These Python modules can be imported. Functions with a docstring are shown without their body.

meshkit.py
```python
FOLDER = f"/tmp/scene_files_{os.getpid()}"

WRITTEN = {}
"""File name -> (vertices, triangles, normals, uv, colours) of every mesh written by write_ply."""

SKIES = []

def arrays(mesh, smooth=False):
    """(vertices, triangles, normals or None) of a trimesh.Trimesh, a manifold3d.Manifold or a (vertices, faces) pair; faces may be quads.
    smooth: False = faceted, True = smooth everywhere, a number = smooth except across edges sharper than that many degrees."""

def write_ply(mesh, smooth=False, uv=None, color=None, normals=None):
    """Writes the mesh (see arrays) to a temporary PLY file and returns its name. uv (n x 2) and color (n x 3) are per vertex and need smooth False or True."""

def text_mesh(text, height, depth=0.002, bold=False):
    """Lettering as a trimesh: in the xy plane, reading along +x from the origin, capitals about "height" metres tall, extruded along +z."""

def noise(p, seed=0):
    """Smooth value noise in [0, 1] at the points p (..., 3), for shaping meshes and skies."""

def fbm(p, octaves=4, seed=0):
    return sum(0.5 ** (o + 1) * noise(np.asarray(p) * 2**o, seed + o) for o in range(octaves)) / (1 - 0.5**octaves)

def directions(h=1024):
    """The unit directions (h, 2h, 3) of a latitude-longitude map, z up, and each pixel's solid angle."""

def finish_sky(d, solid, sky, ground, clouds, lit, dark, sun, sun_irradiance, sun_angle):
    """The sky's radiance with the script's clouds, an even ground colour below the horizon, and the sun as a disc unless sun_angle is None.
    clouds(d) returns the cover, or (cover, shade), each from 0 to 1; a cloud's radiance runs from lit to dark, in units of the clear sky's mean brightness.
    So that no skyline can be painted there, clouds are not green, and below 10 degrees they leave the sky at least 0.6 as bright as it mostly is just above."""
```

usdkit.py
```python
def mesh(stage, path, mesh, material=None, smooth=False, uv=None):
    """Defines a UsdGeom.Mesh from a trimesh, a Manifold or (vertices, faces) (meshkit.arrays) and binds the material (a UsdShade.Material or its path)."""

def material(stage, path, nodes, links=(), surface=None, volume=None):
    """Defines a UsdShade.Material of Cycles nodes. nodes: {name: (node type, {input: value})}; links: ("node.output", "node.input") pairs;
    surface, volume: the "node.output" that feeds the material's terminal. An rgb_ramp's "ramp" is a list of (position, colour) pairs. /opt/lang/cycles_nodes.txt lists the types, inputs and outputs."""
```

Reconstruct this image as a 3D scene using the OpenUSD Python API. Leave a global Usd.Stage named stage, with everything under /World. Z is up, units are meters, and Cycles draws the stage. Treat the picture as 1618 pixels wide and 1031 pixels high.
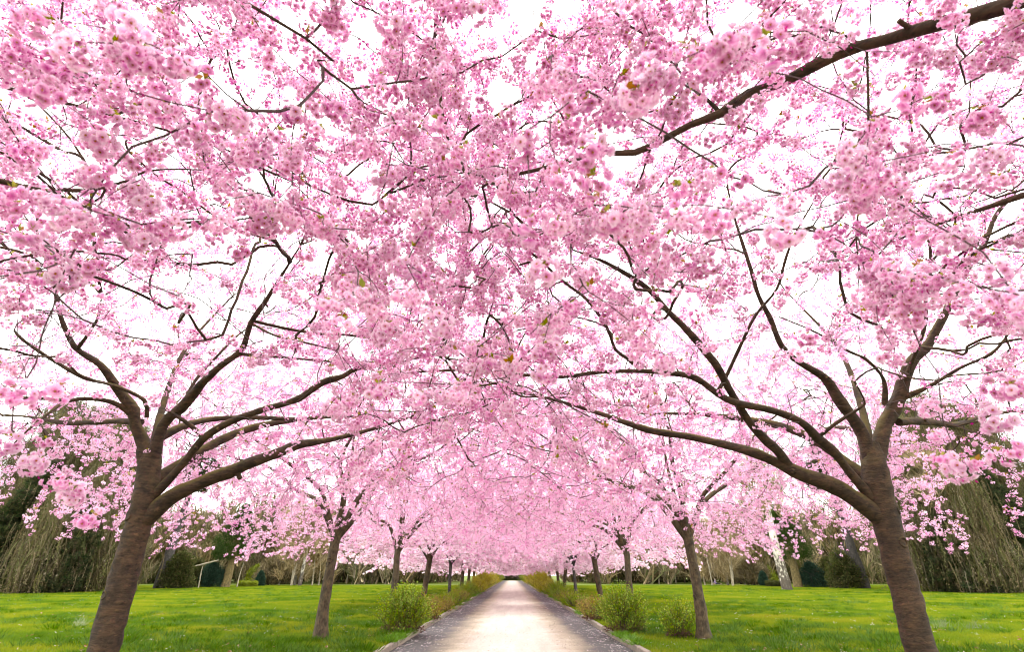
import math
import numpy as np
import usdkit, meshkit
from pxr import Usd, UsdGeom, UsdLux, UsdShade, Gf, Sdf, Vt
from scipy.spatial import cKDTree

# ------------------------------------------------------------------ stage, camera, sky, sun, exposure
stage = Usd.Stage.CreateInMemory()
UsdGeom.SetStageUpAxis(stage, UsdGeom.Tokens.z)
UsdGeom.SetStageMetersPerUnit(stage, 1.0)
UsdGeom.Xform.Define(stage, '/World')
UsdGeom.Scope.Define(stage, '/World/Looks')

CAM = np.array([0.0, 0.0, 1.5])
PITCH = math.radians(26.0)
cam = UsdGeom.Camera.Define(stage, '/World/camera')
cam.AddTranslateOp().Set(Gf.Vec3d(*CAM))
cam.AddRotateXOp().Set(90 + math.degrees(PITCH))
cam.CreateHorizontalApertureAttr(36.0)
cam.CreateFocalLengthAttr(18.0)
cam.CreateFStopAttr(2.4)
cam.CreateFocusDistanceAttr(11.0)
cam.CreateClippingRangeAttr(Gf.Vec2f(0.05, 5000))
cam.CreateExposureAttr(1.22)

SUN_EL, SUN_AZ = math.radians(52), math.radians(-22)      # azimuth = atan2(x, y)
SKY_STRENGTH = 0.15
sky = UsdLux.DomeLight.Define(stage, '/World/sky')
skymat = usdkit.material(stage, '/World/Looks/sky', {
    'sky': ('sky_texture', {'sky_type': 'single_scattering', 'sun_disc': False, 'sun_elevation': SUN_EL, 'sun_rotation': SUN_AZ, 'aerosol_density': 2.0}),
    'co': ('texture_coordinate', {}),
    'map': ('mapping', {'scale': (1.6, 1.6, 3.5)}),
    'noise': ('noise_texture', {'scale': 1.7, 'detail': 5.0, 'roughness': 0.55}),
    'cover': ('rgb_ramp', {'ramp': [(0.25, (0.90, 0.90, 0.90)), (0.6, (0.99, 0.99, 0.99))]}),
    'tone': ('rgb_ramp', {'ramp': [(0.25, (8.6, 8.6, 8.5)), (0.75, (11.2, 11.0, 10.6))]}),
    'mix': ('mix', {}),
    'bg': ('background_shader', {'strength': SKY_STRENGTH}),
}, [('co.generated', 'map.vector'), ('map.vector', 'noise.vector'), ('noise.fac', 'cover.fac'), ('noise.fac', 'tone.fac'),
    ('cover.color', 'mix.fac'), ('sky.color', 'mix.color1'), ('tone.color', 'mix.color2'), ('mix.color', 'bg.color')], surface='bg.background')
UsdShade.MaterialBindingAPI.Apply(sky.GetPrim()).Bind(skymat)
sky.GetPrim().SetCustomDataByKey('kind', 'structure')

sun = UsdLux.DistantLight.Define(stage, '/World/sun')
sun.CreateIntensityAttr(0.4)
sun.CreateAngleAttr(12.0)
sun.CreateNormalizeAttr(True)
sun.CreateColorAttr(Gf.Vec3f(1.0, 0.96, 0.90))
sun.AddRotateXYZOp().Set(Gf.Vec3f(90 - math.degrees(SUN_EL), 0, -math.degrees(SUN_AZ) + 180))
# an untilted distant light shines along -z; tilted by (90 - el) about x it points to -z,+y; the turn about z aims it away from the sun

# ------------------------------------------------------------------ helpers
taken = {}
def fresh(parent, name):
    k = (parent, name)
    n = taken.get(k, -1) + 1
    taken[k] = n
    return f'{parent}/{name}' if n == 0 else f'{parent}/{name}_{n:03d}'

def tag(prim, label=None, cat=None, group=None, kind=None):
    p = prim.GetPrim() if hasattr(prim, 'GetPrim') else prim
    for k, v in (('label', label), ('category', cat), ('group', group), ('kind', kind)):
        if v:
            p.SetCustomDataByKey(k, v)
    return p

def thing(name, label, cat, loc=(0, 0, 0), rz=0.0, group=None, sc=None, kind=None):
    x = UsdGeom.Xform.Define(stage, fresh('/World', name))
    x.AddTranslateOp().Set(Gf.Vec3d(*map(float, loc)))
    if rz:
        x.AddRotateZOp().Set(float(rz))
    if sc:
        x.AddScaleOp().Set(Gf.Vec3f(*map(float, sc)))
    tag(x, label, cat, group, kind)
    return x

ORD = ['first', 'second', 'third', 'fourth', 'fifth', 'sixth', 'seventh', 'eighth', 'ninth', 'tenth', 'eleventh', 'twelfth', 'thirteenth', 'fourteenth', 'fifteenth', 'sixteenth', 'seventeenth', 'eighteenth', 'nineteenth', 'twentieth']
LOOK = {}
def put(name, mesh, mat, parent='/World', smooth=False, tint=None, **kw):
    parent = parent if isinstance(parent, str) else str(parent.GetPath())
    m = usdkit.mesh(stage, fresh(parent, name), mesh, LOOK[mat], smooth)
    if tint is not None:
        UsdGeom.PrimvarsAPI(m).CreatePrimvar('tint', Sdf.ValueTypeNames.Float3Array, 'vertex').Set(Vt.Vec3fArray.FromNumpy(np.asarray(tint, np.float32)))
    if kw:
        tag(m, **kw)
    return m

def cat_meshes(parts):
    """(v, f[, tint]) pieces into one."""
    n, vs, fs, ts = 0, [], [], []
    for p in parts:
        vs.append(p[0]); fs.append(np.asarray(p[1]) + n); n += len(p[0])
        if len(p) > 2:
            ts.append(p[2])
    return (np.vstack(vs), np.vstack(fs)) + ((np.vstack(ts),) if ts else ())

def tube(pts, rad, sides=5, cap=False, rough=0.0, seed=0):
    p = np.asarray(pts, float)
    r = np.broadcast_to(rad, (len(p),))
    t = np.gradient(p, axis=0)
    t /= np.linalg.norm(t, axis=1, keepdims=True) + 1e-12
    ref = np.array([1.0, 0, 0]) if np.abs(t[:, 0]).max() < 0.95 else (np.array([0, 1.0, 0]) if np.abs(t[:, 1]).max() < 0.95 else np.array([0.3, 0.2, 0.93]))
    a = np.cross(t, ref)
    a /= np.linalg.norm(a, axis=1, keepdims=True) + 1e-12
    b = np.cross(t, a)
    ang = np.arange(sides) * 2 * np.pi / sides
    rr = np.repeat(r[:, None], sides, 1)
    if rough:
        q = p[:, None] + r[:, None, None] * (np.cos(ang)[None, :, None] * a[:, None] + np.sin(ang)[None, :, None] * b[:, None])
        rr = rr * (1 + rough * (meshkit.fbm(q * 9.0, 3, seed) - 0.5) * 2 + rough * 0.9 * (meshkit.noise(q * np.array([5, 5, 3.0]), seed + 7) - 0.5))
    v = p[:, None] + rr[..., None] * (np.cos(ang)[None, :, None] * a[:, None] + np.sin(ang)[None, :, None] * b[:, None])
    n = len(p)
    i, j = np.meshgrid(np.arange(n - 1), np.arange(sides), indexing='ij')
    q = np.stack([i * sides + j, i * sides + (j + 1) % sides, (i + 1) * sides + (j + 1) % sides, (i + 1) * sides + j], -1).reshape(-1, 4)
    f = np.vstack([q[:, [0, 1, 2]], q[:, [0, 2, 3]]])
    v = v.reshape(-1, 3)
    if cap:
        c0, c1 = len(v), len(v) + 1
        v = np.vstack([v, p[:1], p[-1:]])
        k = np.arange(sides)
        f = np.vstack([f, np.stack([np.full(sides, c0), (k + 1) % sides, k], 1), np.stack([np.full(sides, c1), (n - 1) * sides + k, (n - 1) * sides + (k + 1) % sides], 1)])
    return v, f

def smooth_line(pts, step=0.2, extra=None):
    """Catmull-Rom through the points (columns beyond xyz ride along)."""
    p = np.asarray(pts, float)
    p = np.vstack([2 * p[0] - p[1], p, 2 * p[-1] - p[-2]])
    out = []
    for k in range(1, len(p) - 2):
        n = max(2, int(np.linalg.norm(p[k + 1, :3] - p[k, :3]) / step))
        for t in np.linspace(0, 1, n, endpoint=False):
            out.append(0.5 * (2 * p[k] + (p[k + 1] - p[k - 1]) * t + (2 * p[k - 1] - 5 * p[k] + 4 * p[k + 1] - p[k + 2]) * t * t + (3 * p[k] - p[k - 1] - 3 * p[k + 1] + p[k + 2]) * t ** 3))
    out.append(p[-2])
    return np.array(out)

def at(px, py, y):
    """The point at forward distance y that the photograph shows at pixel (px, py) of its 1618 x 1031."""
    u, v = (px - 809) / 809.0, (py - 515.5) / 809.0
    d = np.array([u, math.cos(PITCH) + v * math.sin(PITCH), math.sin(PITCH) - v * math.cos(PITCH)])
    return CAM + d * (y / d[1])

def ground(px, py):
    u, v = (px - 809) / 809.0, (py - 515.5) / 809.0
    d = np.array([u, math.cos(PITCH) + v * math.sin(PITCH), math.sin(PITCH) - v * math.cos(PITCH)])
    return CAM + d * (CAM[2] / -d[2])

def quats(rng, n, tilt=math.pi, upright=False):
    """Random unit quaternions (w, x, y, z): a full spin about z, then a tilt up to the given angle about a random level axis."""
    spin, az = rng.uniform(0, 2 * np.pi, n), rng.uniform(0, 2 * np.pi, n)
    tl = rng.uniform(0, 1, n) ** 0.7 * tilt
    w1, z1 = np.cos(spin / 2), np.sin(spin / 2)
    w2, x2, y2 = np.cos(tl / 2), np.sin(tl / 2) * np.cos(az), np.sin(tl / 2) * np.sin(az)
    return np.stack([w2 * w1, x2 * w1 + y2 * z1, y2 * w1 - x2 * z1, w2 * z1], 1)

def qmul(a, b):
    w1, x1, y1, z1 = a.T; w2, x2, y2, z2 = b.T
    return np.stack([w1*w2-x1*x2-y1*y2-z1*z2, w1*x2+x1*w2+y1*z2-z1*y2, w1*y2-x1*z2+y1*w2+z1*x2, w1*z2+x1*y2-y1*x2+z1*w2], 1)

def instancer(name, parent, protos, pos, quat, scale, idx, **kw):
    """One PointInstancer whose prototypes are its own children (name, mesh, material, tint)."""
    parent = parent if isinstance(parent, str) else str(parent.GetPath())
    pi = UsdGeom.PointInstancer.Define(stage, fresh(parent, name))
    for nm, mesh, mat, *t in protos:
        m = put(nm, mesh, mat, str(pi.GetPath()), tint=t[0] if t else None)
        pi.CreatePrototypesRel().AddTarget(m.GetPath())
    pi.CreatePositionsAttr(Vt.Vec3fArray.FromNumpy(np.asarray(pos, np.float32)))
    q = np.asarray(quat, float)
    pi.CreateOrientationsAttr(Vt.QuathArray([Gf.Quath(*map(float, r)) for r in q]))
    s = np.asarray(scale, np.float32)
    if s.ndim == 1:
        s = np.repeat(s[:, None], 3, 1)
    pi.CreateScalesAttr(Vt.Vec3fArray.FromNumpy(np.ascontiguousarray(s)))
    pi.CreateProtoIndicesAttr(Vt.IntArray.FromNumpy(np.asarray(idx, np.int32)))
    if kw:
        tag(pi, **kw)
    return pi

# ------------------------------------------------------------------ materials
def M(name, nodes, links, surface='p.BSDF'):
    LOOK[name] = usdkit.material(stage, f'/World/Looks/{name}', nodes, links, surface=surface)

def leafy(name, transl=0.45, var=0.25, rough=True):
    """Thin petals or leaves coloured by the mesh's tint, a little different from copy to copy, letting light through."""
    M(name, {
        'a': ('attribute', {'attribute': 'tint'}), 'oi': ('object_info', {}),
        'mr': ('map_range', {'from_min': 0.0, 'from_max': 1.0, 'to_min': 1 - var, 'to_max': 1 + var}),
        'ms': ('map_range', {'from_min': 0.0, 'from_max': 1.0, 'to_min': 1.12, 'to_max': 0.86}),
        'h': ('hsv', {}), 'd': ('diffuse_bsdf', {}), 't': ('translucent_bsdf', {}), 'm': ('mix_closure', {'fac': transl}),
    }, [('oi.random', 'mr.value'), ('mr.result', 'h.value'), ('oi.random', 'ms.value'), ('ms.result', 'h.saturation'), ('a.color', 'h.color'),
        ('h.color', 'd.color'), ('h.color', 't.color'), ('d.BSDF', 'm.closure1'), ('t.BSDF', 'm.closure2')], surface='m.closure')

leafy('petal', 0.53, 0.10)
leafy('young_leaf', 0.4, 0.2)
leafy('foliage', 0.4, 0.25)
leafy('twiggy', 0.05, 0.25)
leafy('grass_blade', 0.35, 0.22)

def bark(name, dark, light, moss=0.0, band=55.0, bump=0.6, girth=7.0):
    """Streaked bark: stretched bands with short pale and dark dashes, blotches, and moss where the surface faces up."""
    M(name, {
        'g': ('geometry', {}),
        'map': ('mapping', {'scale': (girth, girth, band)}),
        'n1': ('noise_texture', {'scale': 1.0, 'detail': 6.0, 'roughness': 0.68, 'distortion': 0.8}),
        'n2': ('noise_texture', {'scale': 5.0, 'detail': 6.0, 'roughness': 0.7}),
        'n3': ('noise_texture', {'scale': 2.2, 'detail': 4.0}),
        'map2': ('mapping', {'scale': (girth * 2.6, girth * 2.6, band * 1.5)}),
        'n4': ('noise_texture', {'scale': 1.0, 'detail': 2.0, 'roughness': 0.5}),
        'r': ('rgb_ramp', {'ramp': [(0.30, dark), (0.50, tuple(0.5 * (np.array(dark) + np.array(light)))), (0.70, light)]}),
        'r2': ('rgb_ramp', {'ramp': [(0.35, (0.42, 0.42, 0.42)), (0.5, (0.9, 0.9, 0.9)), (0.68, (1.45, 1.36, 1.25))]}),
        'r4': ('rgb_ramp', {'ramp': [(0.32, (0.35, 0.35, 0.35)), (0.42, (1, 1, 1)), (0.66, (1, 1, 1)), (0.76, (2.2, 2.05, 1.9))]}),
        'mul': ('mix', {'mix_type': 'multiply', 'fac': 0.9}), 'mul2': ('mix', {'mix_type': 'multiply', 'fac': 0.8}),
        'sep': ('separate_xyz', {}),
        'mz': ('map_range', {'from_min': 0.1, 'from_max': 0.8, 'to_min': 0.0, 'to_max': moss, 'clamp': True}),
        'mm': ('math', {'math_type': 'multiply'}),
        'mn': ('map_range', {'from_min': 0.40, 'from_max': 0.60, 'to_min': 0.0, 'to_max': 1.0, 'clamp': True}),
        'mix': ('mix', {'color2': (0.135, 0.105, 0.016)}),
        'add': ('math', {'math_type': 'add'}),
        'b': ('bump', {'strength': bump, 'distance': 0.02}),
        'p': ('principled_bsdf', {'roughness': 0.8, 'specular_ior_level': 0.3}),
    }, [('g.position', 'map.vector'), ('map.vector', 'n1.vector'), ('g.position', 'n2.vector'), ('g.position', 'n3.vector'), ('g.position', 'map2.vector'), ('map2.vector', 'n4.vector'),
        ('n1.fac', 'r.fac'), ('n2.fac', 'r2.fac'), ('n4.fac', 'r4.fac'), ('r.color', 'mul.color1'), ('r2.color', 'mul.color2'), ('mul.color', 'mul2.color1'), ('r4.color', 'mul2.color2'),
        ('g.normal', 'sep.vector'), ('sep.z', 'mz.value'), ('n3.fac', 'mn.value'),
        ('mz.result', 'mm.value1'), ('mn.result', 'mm.value2'), ('mm.value', 'mix.fac'), ('mul2.color', 'mix.color1'), ('mix.color', 'p.base_color'),
        ('n1.fac', 'add.value1'), ('n2.fac', 'add.value2'), ('add.value', 'b.height'), ('b.normal', 'p.normal')])
bark('cherry_bark', (0.018, 0.012, 0.007), (0.084, 0.050, 0.026), moss=0.9, band=20.0, bump=1.0, girth=5.0)
bark('cherry_bark_rough', (0.024, 0.0175, 0.009), (0.112, 0.082, 0.043), moss=0.5, band=5.0, bump=1.0, girth=14.0)
bark('dark_bark', (0.030, 0.026, 0.024), (0.085, 0.075, 0.068), band=4.0)
bark('ivy_bark', (0.075, 0.055, 0.020), (0.22, 0.17, 0.07), band=3.0)
bark('pale_bark', (0.24, 0.205, 0.14), (0.48, 0.43, 0.32), band=2.5)
bark('grey_bark', (0.12, 0.11, 0.085), (0.25, 0.23, 0.18), band=2.5)
bark('brown_bark', (0.10, 0.075, 0.045), (0.22, 0.17, 0.11), band=2.5)
M('twig', {'n': ('noise_texture', {'scale': 30.0}), 'g': ('geometry', {}), 'r': ('rgb_ramp', {'ramp': [(0.3, (0.028, 0.014, 0.012)), (0.7, (0.075, 0.042, 0.032))]}),
           'p': ('principled_bsdf', {'roughness': 0.7})}, [('g.position', 'n.vector'), ('n.fac', 'r.fac'), ('r.color', 'p.base_color')])
M('birch_bark', {'g': ('geometry', {}), 'map': ('mapping', {'scale': (1.6, 1.6, 0.75)}), 'n': ('noise_texture', {'scale': 3.2, 'detail': 6.0, 'roughness': 0.7}),
                 'map2': ('mapping', {'scale': (3.0, 3.0, 22.0)}), 'n2': ('noise_texture', {'scale': 1.0, 'detail': 3.0}),
                 'sep': ('separate_xyz', {}), 'h': ('map_range', {'from_min': 0.0, 'from_max': 4.5, 'to_min': -0.19, 'to_max': 0.01, 'clamp': True}),
                 'add': ('math', {'math_type': 'add'}), 'r': ('rgb_ramp', {'ramp': [(0.40, (0.07, 0.055, 0.04)), (0.52, (0.62, 0.58, 0.48))]}),
                 'r2': ('rgb_ramp', {'ramp': [(0.3, (0.5, 0.48, 0.45)), (0.5, (1, 1, 1))]}), 'mul': ('mix', {'mix_type': 'multiply', 'fac': 1.0}),
                 'p': ('principled_bsdf', {'roughness': 0.7})},
  [('g.position', 'map.vector'), ('map.vector', 'n.vector'), ('g.position', 'map2.vector'), ('map2.vector', 'n2.vector'), ('g.position', 'sep.vector'), ('sep.z', 'h.value'),
   ('n.fac', 'add.value1'), ('h.result', 'add.value2'), ('add.value', 'r.fac'), ('n2.fac', 'r2.fac'), ('r.color', 'mul.color1'), ('r2.color', 'mul.color2'), ('mul.color', 'p.base_color')])
M('lawn', {'g': ('geometry', {}), 'm1': ('mapping', {'scale': (0.30, 0.34, 0.0)}), 'n1': ('noise_texture', {'scale': 1.0, 'detail': 6.0, 'roughness': 0.6, 'distortion': 0.6}),
           'n2': ('noise_texture', {'scale': 9.0, 'detail': 5.0, 'roughness': 0.7}), 'n3': ('noise_texture', {'scale': 60.0, 'detail': 3.0}),
           'r1': ('rgb_ramp', {'ramp': [(0.28, (0.030, 0.072, 0.006)), (0.45, (0.076, 0.118, 0.007)), (0.60, (0.125, 0.144, 0.008)), (0.76, (0.155, 0.138, 0.018))]}),
           'r2': ('rgb_ramp', {'ramp': [(0.3, (0.6, 0.66, 0.6)), (0.7, (1.25, 1.2, 1.1))]}), 'mul': ('mix', {'mix_type': 'multiply', 'fac': 0.9}),
           'b': ('bump', {'strength': 0.9, 'distance': 0.05}), 'p': ('principled_bsdf', {'roughness': 0.9, 'specular_ior_level': 0.15})},
  [('g.position', 'm1.vector'), ('m1.vector', 'n1.vector'), ('g.position', 'n2.vector'), ('g.position', 'n3.vector'), ('n1.fac', 'r1.fac'), ('n2.fac', 'r2.fac'),
   ('r1.color', 'mul.color1'), ('r2.color', 'mul.color2'), ('mul.color', 'p.base_color'), ('n2.fac', 'b.height'), ('b.normal', 'p.normal')])
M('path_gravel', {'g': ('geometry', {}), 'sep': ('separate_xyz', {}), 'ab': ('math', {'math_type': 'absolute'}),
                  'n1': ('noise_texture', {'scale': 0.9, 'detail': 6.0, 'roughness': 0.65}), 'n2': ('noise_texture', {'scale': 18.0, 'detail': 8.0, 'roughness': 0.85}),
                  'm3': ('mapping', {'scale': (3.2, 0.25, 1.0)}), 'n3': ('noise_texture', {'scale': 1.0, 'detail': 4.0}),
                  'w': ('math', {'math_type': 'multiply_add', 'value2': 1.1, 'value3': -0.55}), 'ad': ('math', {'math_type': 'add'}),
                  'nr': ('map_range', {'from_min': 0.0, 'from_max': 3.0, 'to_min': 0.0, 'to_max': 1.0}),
                  'r': ('rgb_ramp', {'ramp': [(0.0, (0.60, 0.56, 0.48)), (0.32, (0.53, 0.485, 0.405)), (0.48, (0.34, 0.295, 0.20)), (0.61, (0.150, 0.128, 0.082)), (0.69, (0.036, 0.032, 0.029)), (1.0, (0.022, 0.020, 0.020))]}),  # bright middle: wear plus a central glow put into the colour; dark rims are dirt
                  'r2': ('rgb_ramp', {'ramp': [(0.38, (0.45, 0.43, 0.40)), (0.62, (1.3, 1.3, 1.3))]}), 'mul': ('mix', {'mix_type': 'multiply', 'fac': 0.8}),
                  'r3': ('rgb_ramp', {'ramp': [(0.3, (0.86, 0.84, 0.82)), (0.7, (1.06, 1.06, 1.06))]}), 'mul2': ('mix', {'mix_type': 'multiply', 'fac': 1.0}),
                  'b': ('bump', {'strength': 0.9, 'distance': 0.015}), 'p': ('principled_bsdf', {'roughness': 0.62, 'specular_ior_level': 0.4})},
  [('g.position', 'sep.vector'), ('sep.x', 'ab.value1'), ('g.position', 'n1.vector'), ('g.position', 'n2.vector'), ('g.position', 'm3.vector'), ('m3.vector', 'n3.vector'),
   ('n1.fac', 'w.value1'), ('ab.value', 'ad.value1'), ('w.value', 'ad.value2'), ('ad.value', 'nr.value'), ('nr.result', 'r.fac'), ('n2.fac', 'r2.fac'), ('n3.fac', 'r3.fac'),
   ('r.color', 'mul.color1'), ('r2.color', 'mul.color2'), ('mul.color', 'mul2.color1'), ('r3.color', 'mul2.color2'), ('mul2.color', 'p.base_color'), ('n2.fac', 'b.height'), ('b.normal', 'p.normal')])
M('kerb_stone', {'g': ('geometry', {}), 'n': ('noise_texture', {'scale': 14.0, 'detail': 5.0, 'roughness': 0.7}), 'oi': ('object_info', {}),
                 'r': ('rgb_ramp', {'ramp': [(0.3, (0.12, 0.10, 0.075)), (0.7, (0.31, 0.265, 0.20))]}), 'mr': ('map_range', {'to_min': 0.8, 'to_max': 1.2}),
                 'h': ('hsv', {}), 'b': ('bump', {'strength': 0.5, 'distance': 0.01}), 'p': ('principled_bsdf', {'roughness': 0.9})},
  [('g.position', 'n.vector'), ('n.fac', 'r.fac'), ('r.color', 'h.color'), ('oi.random', 'mr.value'), ('mr.result', 'h.value'), ('h.color', 'p.base_color'), ('n.fac', 'b.height'), ('b.normal', 'p.normal')])
def plain(name, col, rough=0.85, var=0.25, scale=8.0):
    c = np.array(col)
    M(name, {'g': ('geometry', {}), 'n': ('noise_texture', {'scale': scale, 'detail': 4.0}), 'r': ('rgb_ramp', {'ramp': [(0.3, tuple(c * (1 - var))), (0.7, tuple(c * (1 + var)))]}),
             'p': ('principled_bsdf', {'roughness': rough})}, [('g.position', 'n.vector'), ('n.fac', 'r.fac'), ('r.color', 'p.base_color')])
plain('soil', (0.055, 0.035, 0.030), 0.95)
plain('wall_render', (0.55, 0.40, 0.38), 0.9, 0.06, 0.6)
plain('roof_tile', (0.20, 0.09, 0.065), 0.85, 0.2, 3.0)
plain('white_paint', (0.75, 0.74, 0.72), 0.5, 0.04)
plain('pane_dark', (0.04, 0.045, 0.05), 0.15, 0.1)
plain('skin', (0.55, 0.36, 0.28), 0.6, 0.05)
plain('hair', (0.45, 0.40, 0.34), 0.6, 0.1)
plain('lilac_cloth', (0.34, 0.24, 0.42), 0.9, 0.1)
plain('dark_cloth', (0.03, 0.03, 0.045), 0.9, 0.1)

# ------------------------------------------------------------------ blossom prototypes
PALE, MID, DEEP, BUD, EYE = (np.array(c) for c in ((0.96, 0.84, 0.912), (0.92, 0.485, 0.765), (0.74, 0.105, 0.52), (0.50, 0.02, 0.28), (0.55, 0.26, 0.07)))
def rot_to(d, spin):
    d = d / np.linalg.norm(d)
    a = np.cross(d, [0, 0, 1.0] if abs(d[2]) < 0.9 else [1.0, 0, 0]); a /= np.linalg.norm(a)
    b = np.cross(d, a)
    c, s = math.cos(spin), math.sin(spin)
    return np.stack([a * c + b * s, b * c - a * s, d], 1)

def petal(open_ang, size, az, rng, fine=True):
    """A cupped, notched petal rooted at the flower's centre, opening away from +z by open_ang."""
    L, w = size, size * 0.46
    if fine:
        prof = np.array([(0, 0.0, 0), (-0.72 * w, 0.45 * L, 0.05 * L), (0.72 * w, 0.45 * L, 0.05 * L), (-w, 0.82 * L, 0.16 * L), (w, 0.82 * L, 0.16 * L), (0, 0.60 * L, -0.03 * L),
                         (-0.5 * w, 1.02 * L, 0.2 * L), (0.5 * w, 1.02 * L, 0.2 * L), (0, 0.93 * L, 0.12 * L)])
        f = np.array([(0, 2, 5), (0, 5, 1), (1, 5, 3), (2, 4, 5), (3, 5, 8), (8, 5, 4), (3, 8, 6), (4, 7, 8)])
        g = np.array([0, .45, .45, .85, .85, .6, 1, 1, .9])
    else:
        prof = np.array([(0, 0.0, 0), (-w, 0.65 * L, 0.12 * L), (w, 0.65 * L, 0.12 * L), (0, L, 0.1 * L)])
        f = np.array([(0, 2, 1), (1, 2, 3)])
        g = np.array([0, .6, .6, 1])
    prof = prof * rng.uniform(0.85, 1.15, 3)
    c, s = math.cos(math.pi / 2 - open_ang), math.sin(math.pi / 2 - open_ang)
    p = np.stack([prof[:, 0], prof[:, 1] * c - prof[:, 2] * s, prof[:, 1] * s + prof[:, 2] * c], 1)
    ca, sa = math.cos(az), math.sin(az)
    return np.stack([p[:, 0] * ca - p[:, 1] * sa, p[:, 0] * sa + p[:, 1] * ca, p[:, 2]], 1), f, g

def flower(rng, size, fine, pinkness):
    out = []
    rings = ((5, 1.35, 1.0), (5, 0.85, 0.85)) if not fine else ((6, 1.45, 1.0), (6, 1.15, 0.88), (5, 0.8, 0.62))
    for k, (n, op, sc) in enumerate(rings):
        ph = rng.uniform(0, 6.28)
        for i in range(n):
            v, f, g = petal(op + rng.normal(0, 0.15), size * sc, ph + i * 2 * math.pi / n + rng.normal(0, 0.12), rng, fine)
            c0 = MID * (1 - pinkness) + DEEP * pinkness
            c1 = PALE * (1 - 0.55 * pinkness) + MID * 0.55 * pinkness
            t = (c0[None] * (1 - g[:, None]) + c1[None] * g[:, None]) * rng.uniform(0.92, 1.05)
            out.append((v, f, np.clip(t, 0, 0.97)))
    if fine:      # stamens: a small raised eye
        n = 5
        a = np.arange(n) * 2 * np.pi / n
        v = np.vstack([np.stack([np.cos(a) * size * 0.20, np.sin(a) * size * 0.20, np.full(n, size * 0.36)], 1), [[0, 0, size * 0.05]], [[0, 0, size * 0.44]]])
        f = np.array([(i, (i + 1) % n, n + 1) for i in range(n)] + [((i + 1) % n, i, n) for i in range(n)])
        out.append((v, f, np.repeat(EYE[None], len(v), 0)))
    return out

def bud(rng, p, d, size):
    R = rot_to(d, 0)
    v = np.array([(0, 0, -1.1), (.5, 0, -.1), (0, .5, -.1), (-.5, 0, -.1), (0, -.5, -.1), (0, 0, .9)]) * size
    f = np.array([(0, 2, 1), (0, 3, 2), (0, 4, 3), (0, 1, 4), (5, 1, 2), (5, 2, 3), (5, 3, 4), (5, 4, 1)])
    return v @ R.T + p, f, np.repeat((BUD * rng.uniform(0.8, 1.4))[None], 6, 0)

def leaflet(p, d, size, rng, col):
    R = rot_to(d, rng.uniform(0, 6.28))
    v = np.array([(0, 0, 0), (.26, .04, .45), (-.26, .04, .45), (0, -.05, 1.0), (0, -.06, .5)]) * size
    f = np.array([(0, 1, 4), (0, 4, 2), (1, 3, 4), (4, 3, 2)])
    return v @ R.T + p, f, np.repeat(col[None], 5, 0)

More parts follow.
